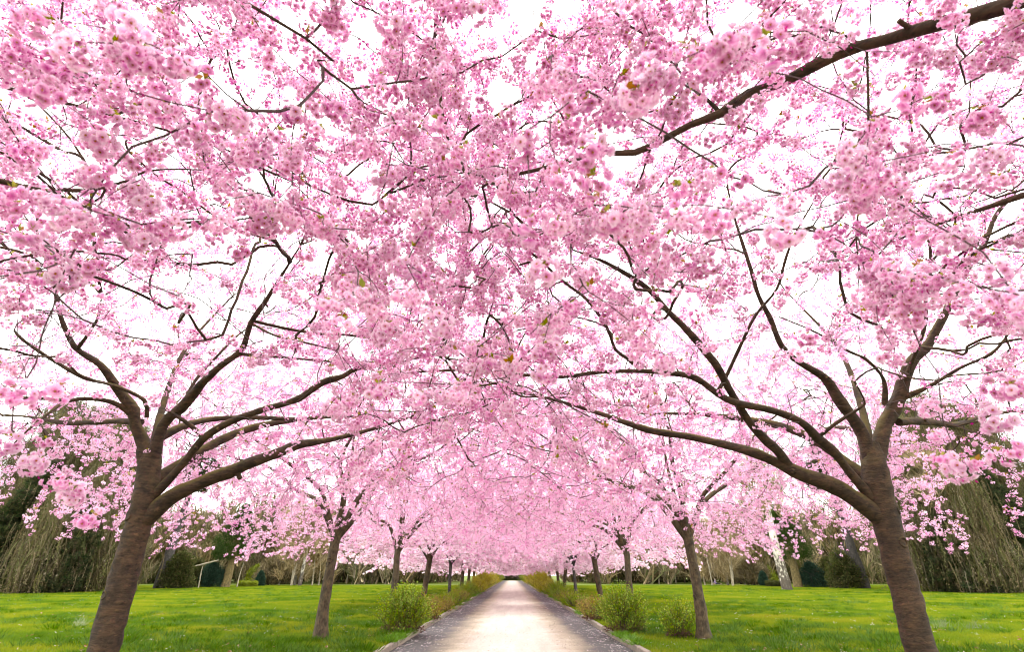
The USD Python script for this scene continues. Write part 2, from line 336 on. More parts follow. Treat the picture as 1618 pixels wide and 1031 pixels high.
def pompom(seed, nf, radius, fsize, fine, stretch=(1, 1, 0.85), buds=0, leaves=2, bias=0.0):
    """A hanging ball of double blossoms; the twig is at the origin, the ball hangs below it."""
    rng = np.random.default_rng(seed)
    out = []
    gold = math.pi * (3 - math.sqrt(5))
    c = np.array([0, 0, -radius * 0.75])
    for i in range(nf):
        z = 1 - 2 * (i + 0.5) / nf
        th = i * gold + rng.normal(0, 0.25)
        d = np.array([math.sqrt(max(0, 1 - z * z)) * math.cos(th), math.sqrt(max(0, 1 - z * z)) * math.sin(th), z]) + rng.normal(0, 0.15, 3)
        if d[2] > 0.75 and fine:
            continue
        d /= np.linalg.norm(d)
        R = rot_to(d + rng.normal(0, 0.33, 3), rng.uniform(0, 6.28))
        pos = c + d * radius * rng.uniform(0.55, 1.22) * np.array(stretch)
        pk = np.clip(0.20 + bias - 0.42 * d[2] + rng.normal(0, 0.25), 0, 1)  # deeper pink towards the underside: its shade put into the petal colour
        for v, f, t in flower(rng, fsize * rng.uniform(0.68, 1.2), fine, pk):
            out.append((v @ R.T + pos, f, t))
    for k in range(buds):
        d = rng.normal(0, 1, 3); d[2] = -abs(d[2]) * 0.6; d /= np.linalg.norm(d)
        out.append(bud(rng, c + d * radius * rng.uniform(1.1, 1.6), d, fsize * 0.36))
    for k in range(leaves):
        d = np.array([rng.normal(0, 1), rng.normal(0, 1), rng.uniform(0.1, 1.2)])
        col = np.array([0.34, 0.36, 0.04]) * rng.uniform(0.6, 1.2) if rng.random() < 0.8 else np.array([0.36, 0.20, 0.05]) * rng.uniform(0.6, 1.2)
        out.append(leaflet(np.array([0, 0, -0.01]), d, fsize * rng.uniform(0.9, 1.5), rng, col))
    return cat_meshes(out)

def mini_spray(seed, n, length, quads):
    """A flowering twig end for far crowns: n small pompoms of loose petals along a line."""
    rng = np.random.default_rng(seed)
    out = []
    for i in range(n):
        c = np.array([rng.normal(0, 0.13), rng.normal(0, 0.13), rng.normal(0, 0.05)]) + np.array([0, 0, 1.0]) * 0
        c[0] += (i / max(1, n - 1) - 0.5) * length
        pk = rng.uniform(-0.35, 0.4)  # far petals paled to stand in for distance haze
        for k in range(quads):
            d = rng.normal(0, 1, 3); d /= np.linalg.norm(d)
            R = rot_to(d + rng.normal(0, 0.4, 3), rng.uniform(0, 6.28))
            s = rng.uniform(0.02, 0.034)
            v = (np.array([(-1, -1, 0), (1, -0.8, .3), (0.9, 1, 0), (-0.8, 0.9, .3)]) * s) @ R.T + c + d * rng.uniform(0.03, 0.07)
            q = np.clip(pk - 0.3 * d[2] + rng.normal(0, 0.25), 0, 1)  # underside shade put into the colour here as well
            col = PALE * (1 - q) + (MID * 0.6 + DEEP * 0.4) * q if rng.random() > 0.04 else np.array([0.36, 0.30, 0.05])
            out.append((v, np.array([(0, 1, 2), (0, 2, 3)]), np.repeat(col[None], 4, 0)))
    v, f = tube(np.array([(-length * 0.6, 0, 0.05), (0, 0, 0.07), (length * 0.55, 0, 0.03)]), (0.008, 0.006, 0.003), 3)
    out.append((v, f, np.repeat(np.array([[0.07, 0.04, 0.032]]), len(v), 0)))
    return cat_meshes(out)

FINE = [pompom(100 + k, (19, 15, 22, 13, 17, 10)[k], (0.060, 0.052, 0.066, 0.048, 0.060, 0.044)[k], 0.0225, True, buds=(3, 5, 2, 6, 4, 8)[k], leaves=(2, 3, 1, 3, 2, 4)[k], bias=(-0.30, 0.05, -0.2, 0.45, -0.1, 0.8)[k], stretch=((1, 1, .85), (1.5, .8, .8), (1, 1.25, .8), (1.1, 1, 1), (1.35, .9, .75), (1, 1, 1))[k]) for k in range(6)]
MIDL = [pompom(200 + k, (13, 11, 14, 9, 12, 8)[k], (0.058, 0.05, 0.064, 0.046, 0.058, 0.042)[k], 0.025, False, buds=(1, 2, 0, 3, 1, 4)[k], leaves=2, bias=(-0.34, 0.0, -0.25, 0.42, -0.15, 0.8)[k], stretch=((1, 1, .85), (1.5, .8, .8), (1, 1.25, .8), (1.1, 1, 1), (1.35, .9, .75), (1, 1, 1))[k]) for k in range(6)]
SPRAY = [mini_spray(300 + k, 9, 0.62, 15) for k in range(6)]
def leaf_tuft(seed):
    rng = np.random.default_rng(seed)
    out = []
    for k in range(5):
        d = np.array([rng.normal(0, 0.7), rng.normal(0, 0.7), rng.uniform(0.2, 1)])
        col = np.array([0.33, 0.38, 0.035]) * rng.uniform(0.7, 1.2) if rng.random() < 0.7 else np.array([0.38, 0.20, 0.04])
        out.append(leaflet(np.zeros(3), d, rng.uniform(0.025, 0.045), rng, col))
    return cat_meshes(out)
TUFT = [leaf_tuft(400 + k) for k in range(3)]

# ------------------------------------------------------------------ tree growth
class Skeleton:
    def __init__(self):
        self.p, self.par, self.r, self.d, self.limb = [], [], [], [], []
    def add(self, p, par, r, limb=-1):
        p = np.asarray(p, float)
        d = p - self.p[par] if par >= 0 else np.array([0, 0, 1.0])
        n = np.linalg.norm(d)
        self.p.append(p); self.par.append(par); self.r.append(r); self.d.append(d / n if n > 1e-6 else (self.d[par] if par >= 0 else d)); self.limb.append(limb)
        return len(self.p) - 1

def nearest(sk, p):
    return int(np.argmin(((np.array(sk.p) - p) ** 2).sum(1)))

def grow(sk, tips, rng, seg=0.16, wobble=0.05, start=0, maxlen=9.0):
    """Ties every tip to the tree by a bent shoot from the best node so far; returns each node's count of tips."""
    tips = np.asarray(tips, float)
    base = np.array(sk.p[start:])
    order = np.argsort(cKDTree(base).query(tips)[0])
    ends = []
    done = 0
    batch = 40
    while done < len(order):
        ids = order[done:done + batch]
        done += batch
        batch = min(160, int(batch * 1.25))
        P = np.array(sk.p[start:])
        dist, nn = cKDTree(P).query(tips[ids], k=min(10, len(P)))
        for row, i in enumerate(ids):
            best, bc = None, 1e9
            for dd, k in zip(dist[row], nn[row]):
                if dd < 0.05:
                    continue
                k = int(k) + start
                along = float(np.dot(tips[i] - sk.p[k], sk.d[k])) / dd
                cost = dd * (1.6 - 0.8 * along + 2.0 * max(0.0, 0.15 - along))
                if cost < bc:
                    best, bc = k, cost
            if best is None:
                continue
            a, b = sk.p[best], tips[i]
            L = np.linalg.norm(b - a)
            if L > maxlen:
                continue
            n = max(2, int(round(L / seg)))
            ctrl = a + (sk.d[best] * 0.27 + (b - a) / L * 0.73) * L * 0.5 + rng.normal(0, 0.06 * L, 3) + np.array([0, 0, 0.05 * L])
            last = best
            for s in np.linspace(0, 1, n + 1)[1:]:
                q = (1 - s) ** 2 * a + 2 * s * (1 - s) * ctrl + s * s * b
                if s < 1:
                    q = q + rng.normal(0, wobble * 0.35, 3) * min(1.0, L)
                last = sk.add(q, last, 0.0)
            ends.append(last)
    cnt = np.zeros(len(sk.p))
    for e in ends:
        cnt[e] += 1
    for k in range(len(sk.p) - 1, 0, -1):
        cnt[sk.par[k]] += cnt[k]
    return cnt

def chains(sk, rad):
    """The tree as unbranched runs, each starting on its parent run."""
    n = len(sk.p)
    kids = [[] for _ in range(n)]
    for k in range(1, n):
        if sk.par[k] >= 0:
            kids[sk.par[k]].append(k)
    out, todo = [], [(-1, 0)]
    while todo:
        par, k = todo.pop()
        run = [par] if par >= 0 else []
        while True:
            run.append(k)
            c = kids[k]
            if not c:
                break
            same = [x for x in c if sk.limb[x] == sk.limb[k] and sk.limb[k] >= 0]
            nxt = same[0] if same else (max(c, key=lambda x: rad[x]) if sk.limb[k] < 0 else None)
            todo += [(k, x) for x in c if x != nxt]
            if nxt is None:
                break
            k = nxt
        out.append(run)
    return out

def crown_tips(rng, center, R, n, lo, hi, stretch=(1, 1), gap=0.42, cell=0.24, droop=0.9, seed=0, keep=None):
    """Points spread through an umbrella-shaped crown with uneven edge and gaps. Heights above ground."""
    k = n * 6
    a, rr = rng.uniform(0, 2 * np.pi, k), np.sqrt(rng.uniform(0.01, 1, k))
    edge = R * (0.82 + 0.36 * meshkit.noise(np.stack([np.cos(a) * 1.7, np.sin(a) * 1.7, np.full(k, seed * 3.7)], 1), seed))
    x, y = np.cos(a) * rr * edge * stretch[0], np.sin(a) * rr * edge * stretch[1]
    zl = lo + 0.55 * np.sin(np.pi * np.clip(rr * 1.15, 0, 1)) - droop * rr ** 4 + 0.5 * (meshkit.noise(np.stack([x * 0.6, y * 0.6, np.full(k, 9.1)], 1), seed + 3) - 0.5)
    zh = hi - (hi - lo) * 0.52 * rr ** 2.4 + 0.9 * (meshkit.noise(np.stack([x * 0.5, y * 0.5, np.full(k, 4.1)], 1), seed + 5) - 0.5)
    z = zl + (zh - zl) * rng.uniform(0, 1, k) ** 1.15
    p = np.stack([x + center[0], y + center[1], z], 1)
    ok = (meshkit.fbm(p * 0.95, 3, seed + 11) > gap) & (zh > zl)
    if keep is not None:
        ok &= keep(p)
    p = p[ok]
    _, first = np.unique(np.floor(p / cell).astype(int), axis=0, return_index=True)
    p = p[np.sort(first)]
    return p[:n] if len(p) > n else p

def generic_limbs(rng, fork, R, lo, hi, n=5, lean=(0, 0), rad=0.085, phase=None):
    """Limb polylines (xyz, radius) that leave the fork in a vase and level out."""
    out = []
    ph = rng.uniform(0, 6.28) if phase is None else phase
    for k in range(n):
        az = ph + k * 2 * math.pi / n + rng.normal(0, 0.18)
        reach = R * rng.uniform(0.62, 0.92)
        top = lo + (hi - lo) * rng.uniform(0.25, 0.62)
        d = np.array([math.cos(az), math.sin(az), 0])
        r0 = rad * rng.uniform(0.75, 1.1)
        pts = []
        for s in (0, 0.16, 0.36, 0.6, 0.82, 1.0):
            h = fork[2] - 0.18 * (s < 0.01) + (top - fork[2]) * (s ** 0.72)
            side = np.array([-d[1], d[0], 0]) * rng.normal(0, 0.16) * (s > 0)
            q = np.array([fork[0], fork[1], 0]) + d * reach * s ** 1.1 + side + np.array([lean[0], lean[1], 0]) * s
            pts.append((*q[:2], h + rng.normal(0, 0.07) * (s > 0), max(0.010, r0 * (1 - s) ** 0.85 + 0.008)))
        out.append(pts)
    lead = [(fork[0], fork[1], fork[2] - 0.1, rad)] + [(fork[0] + lean[0] * s + rng.normal(0, 0.15), fork[1] + lean[1] * s + rng.normal(0, 0.15), fork[2] + (hi - 0.9 - fork[2]) * s, rad * (1 - s) * 0.9 + 0.01) for s in (0.3, 0.65, 1.0)]
    return out + [lead]

def cherry(label, trunk, limbs, tips, seed, lod, group=None, bark_mat='cherry_bark', hero=None, parts=0, base=None, gauge=0.105, r_tip=0.0027, per_run=0.092, near_limit=12.0):
    """One cherry tree. trunk: (xyz, radius) polyline; limbs: list of (polyline); tips: flowering twig ends.
    lod 'near' / 'mid' hang pompoms one by one, 'far' hangs flowering sprays."""
    rng = np.random.default_rng(seed)
    base = np.array(base if base is not None else (*trunk[0][:2], 0.0))
    t = thing('cherry_tree', label, 'tree', base, group=group)
    slim = {'near': 0.86, 'mid': 0.80, 'far': 0.85}[lod]
    trunk = [(x, y, z, r * slim) for x, y, z, r in trunk]
    kink = {'near': 0.011, 'mid': 0.05, 'far': 0.0}[lod]
    limbs = [[(x + rng.normal(0, kink) * (i > 1), y + rng.normal(0, kink * 2) * (i > 1), z + rng.normal(0, kink) * (i > 1), r * (0.86 if lod == 'near' else 0.8) * rng.uniform(0.88, 1.12)) for i, (x, y, z, r) in enumerate(ln)] for ln in limbs]
    sides = {'near': 20, 'mid': 14, 'far': 9}[lod]
    line = smooth_line(trunk, 0.07 if lod == 'near' else 0.14 if lod == 'mid' else 0.4)
    h = line[:, 2]
    flare = 1 + 0.55 * np.exp(-np.clip(h, 0, None) / 0.16) if lod != 'far' else 1
    m = tube(line[:, :3] - base, line[:, 3] * flare, sides, cap=True, rough=0.15 if lod != 'far' else 0, seed=seed)
    put('trunk', m, bark_mat, t, smooth=60)
    sk = Skeleton()
    last = -1
    for q in smooth_line(trunk, 0.25):
        last = sk.add(q[:3], last, q[3], 0)
    ntrunk = len(sk.p)
    T = np.array(trunk)
    for li, poly in enumerate(limbs):
        a0 = np.array([np.interp(poly[0][2], T[:, 2], T[:, j]) for j in range(4)])
        if np.linalg.norm(a0[:3] - np.array(poly[0][:3])) < 0.32 and poly[0][2] < T[-1, 2] + 0.05:      # it leaves the trunk: root it in the trunk's heart a little lower
            z0 = poly[0][2] - 0.22
            a1 = [float(np.interp(z0, T[:, 2], T[:, j])) for j in range(4)]
            poly = [(a1[0], a1[1], z0, min(poly[0][3], 0.72 * a1[3]))] + list(poly[1:])
        line = smooth_line(poly, 0.09 if lod == 'near' else 0.18 if lod == 'mid' else 0.45)
        v = tube(line[:, :3] - base, np.maximum(line[:, 3], 0.003), {'near': 12, 'mid': 8, 'far': 5}[lod], cap=True, rough=0.2 if lod != 'far' else 0, seed=seed + li)
        put('limb', v, bark_mat if bark_mat == 'cherry_bark' or lod != 'near' else 'cherry_bark', t, smooth=60)
        k = nearest(sk, np.array(poly[0][:3]))
        for q in smooth_line(poly, 0.22):
            k = sk.add(q[:3], k, q[3], 1 + li)
    if lod != 'far':
        T = np.array(trunk)
        for k in range(2):          # healed branch scars: a raised lip round a dark hollow
            z = float(rng.uniform(0.7, 2.3)); az = rng.uniform(math.pi + 0.3, 2 * math.pi - 0.3)
            c = np.array([np.interp(z, T[:, 2], T[:, j]) for j in range(4)])
            R, rr = rng.uniform(0.035, 0.06), rng.uniform(0.012, 0.018)
            o = np.array([math.cos(az), math.sin(az), 0]); sd = np.array([-o[1], o[0], 0])
            a = np.linspace(0, 2 * np.pi, 15)
            ring = c[:3] + o * (c[3] * 1.0) + np.cos(a)[:, None] * sd * R * 1.25 + np.sin(a)[:, None] * np.array([0, 0, R]) - np.abs(np.cos(a))[:, None] ** 2 * o * R * R * 1.2 / c[3]
            put('scar', tube(ring - base, rr, 7, rough=0.2, seed=seed + k), bark_mat, t, smooth=60)
    if lod == 'near':
        for li, poly in enumerate(limbs[:8]):
            q = smooth_line(poly, 0.1)
            for k in range(2):
                i = int(rng.integers(len(q) // 6, max(len(q) // 6 + 1, len(q) - 4)))
                if q[i, 3] > 0.03:
                    d = rng.normal(0, 1, 3); d /= np.linalg.norm(d)
                    r0 = q[i, 3] * rng.uniform(0.3, 0.5)
                    put('stub', tube(np.array([q[i, :3], q[i, :3] + d * (q[i, 3] + 0.02), q[i, :3] + d * (q[i, 3] + rng.uniform(0.04, 0.10))]) - base, (r0 * 1.5, r0, r0 * 0.85), 8, cap=True, rough=0.15, seed=k + li), bark_mat, t, smooth=60)
    fixed = len(sk.p)
    cnt = grow(sk, tips, rng, seg=0.15 if lod == 'near' else 0.22 if lod == 'mid' else 0.45, start=ntrunk - 2)
    rad = np.maximum(r_tip * np.maximum(cnt, 1) ** 0.40, np.array(sk.r))
    P = np.array(sk.p)
    runs = chains(sk, rad)
    twigs, boughs, spots, dirs = [], [], [], []
    for run in runs:
        if run[-1] < fixed:
            continue
        if run[0] < fixed and len(run) > 1 and run[1] < fixed:
            continue
        r = rad[run].copy()
        if len(run) > 1:
            r[0] = min(r[0], r[1] * 1.25)
        r[-1] *= 0.6
        big = r.max()
        m = (P[run] - base, r)
        if big > (0.012 if lod == 'near' else 0.016) and lod != 'far' and len(run) > 3:
            boughs.append(m)
        elif lod != 'far' or big > 0.006:
            twigs.append(tube(m[0], m[1], 4 if big > 0.005 and lod == 'near' else 3))
        pts = P[run]
        seglen = np.linalg.norm(np.diff(pts, axis=0), axis=1)
        s = np.concatenate([[0], np.cumsum(seglen)])
        spacing = {'near': per_run, 'mid': per_run, 'far': 0.50}[lod]
        lim = 0.0095 if lod != 'far' else 0.02
        pos = s[-1] if rng.random() > 0.13 else 0.0        # some shoots stay bare
        while pos > 0.08:
            k = min(np.searchsorted(s, pos, 'right') - 1, len(seglen) - 1)
            if r[k] > lim:
                break
            f = (pos - s[k]) / max(seglen[k], 1e-6)
            spots.append(pts[k] * (1 - f) + pts[k + 1] * f)
            dirs.append((pts[k + 1] - pts[k]) / max(seglen[k], 1e-6))
            pos -= spacing * rng.uniform(0.6, 1.5)
    boughs.sort(key=lambda b: -b[1].max())
    for q, r in boughs[:70]:
        put('branch', tube(q, r, 7 if lod == 'near' else 5), 'cherry_bark', t, smooth=60)
    for q, r in boughs[70:]:
        twigs.append(tube(q, r, 4))
    if twigs:
        put('twigs', cat_meshes(twigs), 'twig', t, kind='stuff')
    spots, dirs = np.array(spots), np.array(dirs)
    n = len(spots)
    if lod == 'far':
        q = quats(rng, n, 0.5)
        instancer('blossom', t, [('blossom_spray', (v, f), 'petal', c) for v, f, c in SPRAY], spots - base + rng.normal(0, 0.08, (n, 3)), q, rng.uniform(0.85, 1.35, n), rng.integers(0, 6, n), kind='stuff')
        return t, n
    if lod == 'near':
        k = bare_wood(spots, rng, near_bough=hero is not None); spots, dirs = spots[k], dirs[k]; n = len(spots)
    off = rng.normal(0, 1, (n, 3)); off[:, 2] = -np.abs(off[:, 2]) * 0.6
    off *= rng.uniform(0.01, 0.05, (n, 1))
    spots = spots + off
    sc = 0.52 + 0.55 * rng.random(n) ** 1.5
    if hero is not None:
        hs = np.array([x[:3] for x in hero]); spots = np.vstack([spots, hs]); sc = np.concatenate([sc, [x[3] for x in hero]])
        n = len(spots)
    q, idx = quats(rng, n, 0.55), rng.integers(0, 6, n)
    if hero is not None:
        idx[-len(hero):] = rng.choice([0, 1, 3, 3, 5], len(hero))
    dist = np.linalg.norm(spots - CAM, axis=1)
    ahead = (spots - CAM) @ np.array([0, math.cos(PITCH), math.sin(PITCH)])
    side = np.abs(spots[:, 0]) / np.maximum(ahead, 0.1)
    up = np.abs((spots - CAM) @ np.array([0, -math.sin(PITCH), math.cos(PITCH)])) / np.maximum(ahead, 0.1)
    seen = (ahead > 0.5) & (side < 1.02) & (up < 0.66)
    spare = (dist < 1.2) & (ahead > 0)                      # nothing right against the lens
    big = np.where(seen, sc / np.maximum(ahead, 0.3), 0)
    big[ahead > near_limit] = 0
    order = np.argsort(-big)
    chosen = [k for k in order[:parts] if big[k] > 0 and not spare[k]] if parts else []
    for k in chosen:
        v, f, c = (FINE if ahead[k] < 3.4 else MIDL)[idx[k]]
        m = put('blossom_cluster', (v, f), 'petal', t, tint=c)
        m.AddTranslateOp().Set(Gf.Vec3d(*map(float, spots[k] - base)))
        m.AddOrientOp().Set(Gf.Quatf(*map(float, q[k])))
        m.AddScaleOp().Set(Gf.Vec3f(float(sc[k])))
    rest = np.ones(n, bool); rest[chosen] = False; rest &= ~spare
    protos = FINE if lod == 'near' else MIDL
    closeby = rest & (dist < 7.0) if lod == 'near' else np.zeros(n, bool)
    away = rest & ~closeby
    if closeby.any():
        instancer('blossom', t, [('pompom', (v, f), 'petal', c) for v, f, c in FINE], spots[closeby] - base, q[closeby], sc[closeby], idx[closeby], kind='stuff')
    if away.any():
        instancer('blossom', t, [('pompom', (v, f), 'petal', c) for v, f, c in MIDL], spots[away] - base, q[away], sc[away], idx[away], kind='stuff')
    k = rng.random(n) < 0.10
    k &= ~spare
    instancer('young_leaves', t, [('leaf_tuft', (v, f), 'young_leaf', c) for v, f, c in TUFT], spots[k] - base, quats(rng, k.sum(), 0.9), rng.uniform(0.7, 1.4, k.sum()), rng.integers(0, 3, k.sum()), kind='stuff')
    return t, n

# ------------------------------------------------------------------ ground, path, kerbs
def sheet(x0, x1, y0, y1, z, nx, ny, wave=0.0, seed=0):
    xs, ys = np.linspace(x0, x1, nx), np.linspace(y0, y1, ny)
    X, Y = np.meshgrid(xs, ys, indexing='ij')
    Z = np.full(X.shape, z)
    if wave:
        Z = Z + wave * (meshkit.fbm(np.stack([X * 0.06, Y * 0.06, X * 0], -1), 3, seed) - 0.5) * np.clip((np.abs(X) - 6) / 10, 0, 1)
    v = np.stack([X, Y, Z], -1).reshape(-1, 3)
    i, j = np.meshgrid(np.arange(nx - 1), np.arange(ny - 1), indexing='ij')
    a = (i * ny + j).ravel()
    f = np.vstack([np.stack([a, a + ny, a + ny + 1], 1), np.stack([a, a + ny + 1, a + 1], 1)])
    return v, f
PATH_W, PATH_END = 2.87, 192.0
LAWN_Z = 0.0
tag(put('ground', sheet(-1500, 1500, -800, 2200, -0.15, 2, 2), 'lawn'), 'wide grassy ground reaching to the horizon', 'ground', kind='structure')
for s, side in ((-1, 'left'), (1, 'right')):
    v, f = sheet(PATH_W + 0.13, 170, -30, 330, LAWN_Z, 90, 180)
    v = v * np.array([s, 1, 1])
    tag(put('lawn', (v, f[:, ::s]), 'lawn', smooth=True), f'yellow-green mown lawn on the {side} side of the path', 'lawn', kind='structure')
tag(put('path', sheet(-PATH_W, PATH_W, -30, PATH_END, -0.11, 12, 80), 'path_gravel'), 'pale worn path with a glow painted into its middle and dark dirty edges running under the cherry trees', 'path', kind='structure')
tag(put('end_ground', sheet(-PATH_W - 0.13, PATH_W + 0.13, PATH_END, 330, LAWN_Z, 2, 4), 'lawn'), 'grass beyond the far end of the path', 'lawn', kind='structure')

def block(x0, x1, y0, y1, z0, z1, rng, ch=0.018):
    j = lambda s=0.008: rng.normal(0, s)
    v = np.array([(x0, y0, z0), (x1, y0, z0), (x1, y1, z0), (x0, y1, z0), (x0, y0, z1 - ch), (x1, y0, z1 - ch), (x1, y1, z1 - ch), (x0, y1, z1 - ch),
                  (x0 + ch, y0 + ch, z1), (x1 - ch, y0 + ch, z1), (x1 - ch, y1 - ch, z1), (x0 + ch, y1 - ch, z1)])
    v = v + rng.normal(0, 0.004, v.shape) + np.array([j(0.012), 0, j(0.006)])
    q = [(0, 1, 5, 4), (1, 2, 6, 5), (2, 3, 7, 6), (3, 0, 4, 7), (4, 5, 9, 8), (5, 6, 10, 9), (6, 7, 11, 10), (7, 4, 8, 11), (8, 9, 10, 11)]
    f = np.array([t for a, b, c, d in q for t in ((a, b, c), (a, c, d))])
    return v, f
rng = np.random.default_rng(5)
for s, side in ((-1, 'left'), (1, 'right')):
    k = thing('kerb', f'low grey stone kerb between the {side} edge of the path and the lawn', 'kerb', kind='structure')
    far, y = [], 5.0
    while y < PATH_END:
        a, b = sorted((s * PATH_W, s * (PATH_W + 0.13)))
        m = block(a, b, y + 0.006, y + 0.99, -0.30, 0.022, rng)
        if y < 48:
            put('kerb_stone', m, 'kerb_stone', k)
        else:
            far.append(m)
        y += 1.0
    put('kerb_stones', cat_meshes(far), 'kerb_stone', k, kind='stuff')

# ------------------------------------------------------------------ the cherry avenue
def P(*rows):
    """Photograph points (px, py, forward distance, radius) as a polyline."""
    return [(*at(a, b, y), r) for a, b, y, r in rows]

RINGS = dict(lo=2.95, hi=6.9)
def near_ok(p):
    """Keep twigs out of the lens: nothing within 1.7 m of the camera."""
    return np.linalg.norm(p - CAM, axis=1) > 1.75

LIMBS_SEEN = []
def note(limbs, least=0.011):
    for poly in limbs:
        q = smooth_line(poly, 0.08)
        q = q[q[:, 3] > least]
        LIMBS_SEEN.append(q)
def eye(p):
    d = np.asarray(p, float) - CAM
    z = d[:, 1] * math.cos(PITCH) + d[:, 2] * math.sin(PITCH)
    up = -d[:, 1] * math.sin(PITCH) + d[:, 2] * math.cos(PITCH)
    z = np.maximum(z, 0.05)
    return np.stack([809 + 809 * d[:, 0] / z, 515.5 - 809 * up / z], 1), z
def bare_wood(spots, rng, share=0.94, near_bough=False):
    """Pompoms that would crowd the trunk side of the great limbs are left off."""
    L = np.vstack(LIMBS_SEEN)
    lp, lz = eye(L[:, :3])
    sp, sz = eye(spots)
    dd, k = cKDTree(lp).query(sp)
    hit = (dd < 809 * L[k, 3] / lz[k] + (0.8 if near_bough else 0.5) * 0.075 * 809 / sz) & (sz < lz[k] + 0.12) & (sz > 0.4)
    return ~(hit & (rng.random(len(spots)) < share))

# --- front right tree
rng = np.random.default_rng(11)
tr = [(4.93, 7.3, -0.05, 0.205), (4.95, 7.3, 0.6, 0.196), (4.98, 7.3, 1.4, 0.19), (5.0, 7.3, 2.1, 0.19), (5.03, 7.3, 2.5, 0.20), (5.07, 7.3, 2.9, 0.19), (5.12, 7.3, 3.2, 0.13)]
lm = [
    P((1381, 720, 7.3, .15), (1395, 680, 7.28, .125), (1418, 640, 7.2, .11), (1437, 581, 7.0, .085), (1467, 540, 6.8, .075), (1504, 471, 6.5, .062), (1530, 424, 6.3, .052), (1557, 386, 6.1, .042), (1577, 340, 5.9, .034), (1602, 306, 5.7, .022)),
    P((1378, 722, 7.3, .13), (1361, 683, 7.25, .105), (1324, 630, 7.1, .082), (1300, 600, 7.0, .07), (1262, 572, 6.8, .055), (1235, 545, 6.6, .044), (1218, 504, 6.4, .04), (1198, 468, 6.2, .036), (1186, 428, 6.0, .03), (1161, 341, 5.6, .02), (1149, 300, 5.4, .013)),
    P((1378, 800, 7.3, .16), (1345, 785, 7.3, .13), (1310, 767, 7.35, .115), (1270, 750, 7.4, .105), (1232, 733, 7.45, .095), (1195, 718, 7.5, .085), (1150, 704, 7.6, .075), (1095, 692, 7.7, .065), (1031, 681, 7.8, .06), (985, 667, 7.85, .052), (940, 652, 7.9, .04), (868, 630, 8.0, .022), (810, 618, 8.1, .012)),
    P((1250, 740, 7.42, .085), (1228, 712, 7.3, .072), (1205, 690, 7.2, .07), (1179, 660, 7.0, .065), (1150, 612, 6.7, .06), (1125, 573, 6.45, .058), (1085, 524, 6.1, .052), (1054, 490, 5.9, .048), (1023, 456, 5.7, .042), (984, 430, 5.5, .034), (946, 412, 5.3, .022), (905, 395, 5.1, .012)),
    P((1368, 782, 7.3, .10), (1345, 750, 7.25, .07), (1311, 712, 7.15, .068), (1292, 693, 7.1, .068), (1262, 667, 7.0, .06), (1215, 646, 6.9, .055), (1161, 636, 6.8, .052), (1133, 620, 6.75, .05), (1100, 599, 6.7, .046), (1060, 589, 6.65, .042), (1012, 588, 6.6, .04), (946, 590, 6.6, .034), (887, 594, 6.6, .03), (810, 591, 6.6, .026), (732, 587, 6.6, .02), (640, 588, 6.6, .010)),
    P((1012, 586, 6.6, .03), (990, 566, 6.5, .028), (973, 553, 6.4, .027), (957, 518, 6.2, .026), (926, 471, 5.9, .024), (891, 444, 5.65, .022), (837, 398, 5.3, .02), (802, 378, 5.15, .016), (748, 361, 5.0, .009)),
    P((1420, 668, 7.25, .075), (1440, 666, 7.4, .06), (1475, 668, 7.7, .054), (1512, 672, 8.0, .048), (1548, 660, 8.3, .034), (1610, 650, 8.6, .016)),
    P((1398, 640, 7.2, .06), (1396, 600, 7.0, .03), (1372, 567, 6.8, .026), (1340, 555, 6.6, .02), (1290, 526, 6.3, .014), (1230, 500, 6.1, .009)),
    P((1292, 693, 7.1, .03), (1320, 670, 6.9, .026), (1355, 648, 6.7, .022), (1368, 640, 6.6, .016)),
    P((1133, 622, 6.75, .03), (1150, 590, 6.6, .026), (1172, 545, 6.3, .024), (1190, 500, 6.0, .022), (1228, 455, 5.7, .02), (1240, 410, 5.4, .018), (1260, 370, 5.2, .014), (1285, 325, 5.0, .008)),
    P((1425, 630, 7.15, .05), (1470, 610, 6.9, .03), (1520, 580, 6.6, .026), (1565, 560, 6.4, .022), (1601, 520, 6.2, .012)),
    P((1430, 600, 7.0, .04), (1460, 520, 6.5, .03), (1462, 470, 6.2, .026), (1470, 385, 5.7, .022), (1432, 325, 5.3, .018), (1405, 271, 5.0, .013), (1386, 225, 4.8, .008)),
    [(5.05, 7.3, 2.75, .11), (5.5, 8.0, 3.3, .09), (6.2, 9.2, 3.9, .06), (6.6, 10.6, 4.3, .03), (6.8, 11.6, 4.4, .012)],
    [(5.05, 7.3, 2.85, .09), (4.6, 8.2, 3.6, .075), (3.9, 9.4, 4.2, .05), (3.2, 10.6, 4.6, .025), (2.8, 11.4, 4.8, .012)],
    [(5.1, 7.3, 3.0, .08), (5.5, 7.8, 4.0, .055), (5.8, 8.4, 5.2, .035), (5.6, 9.0, 6.6, .014)],
]
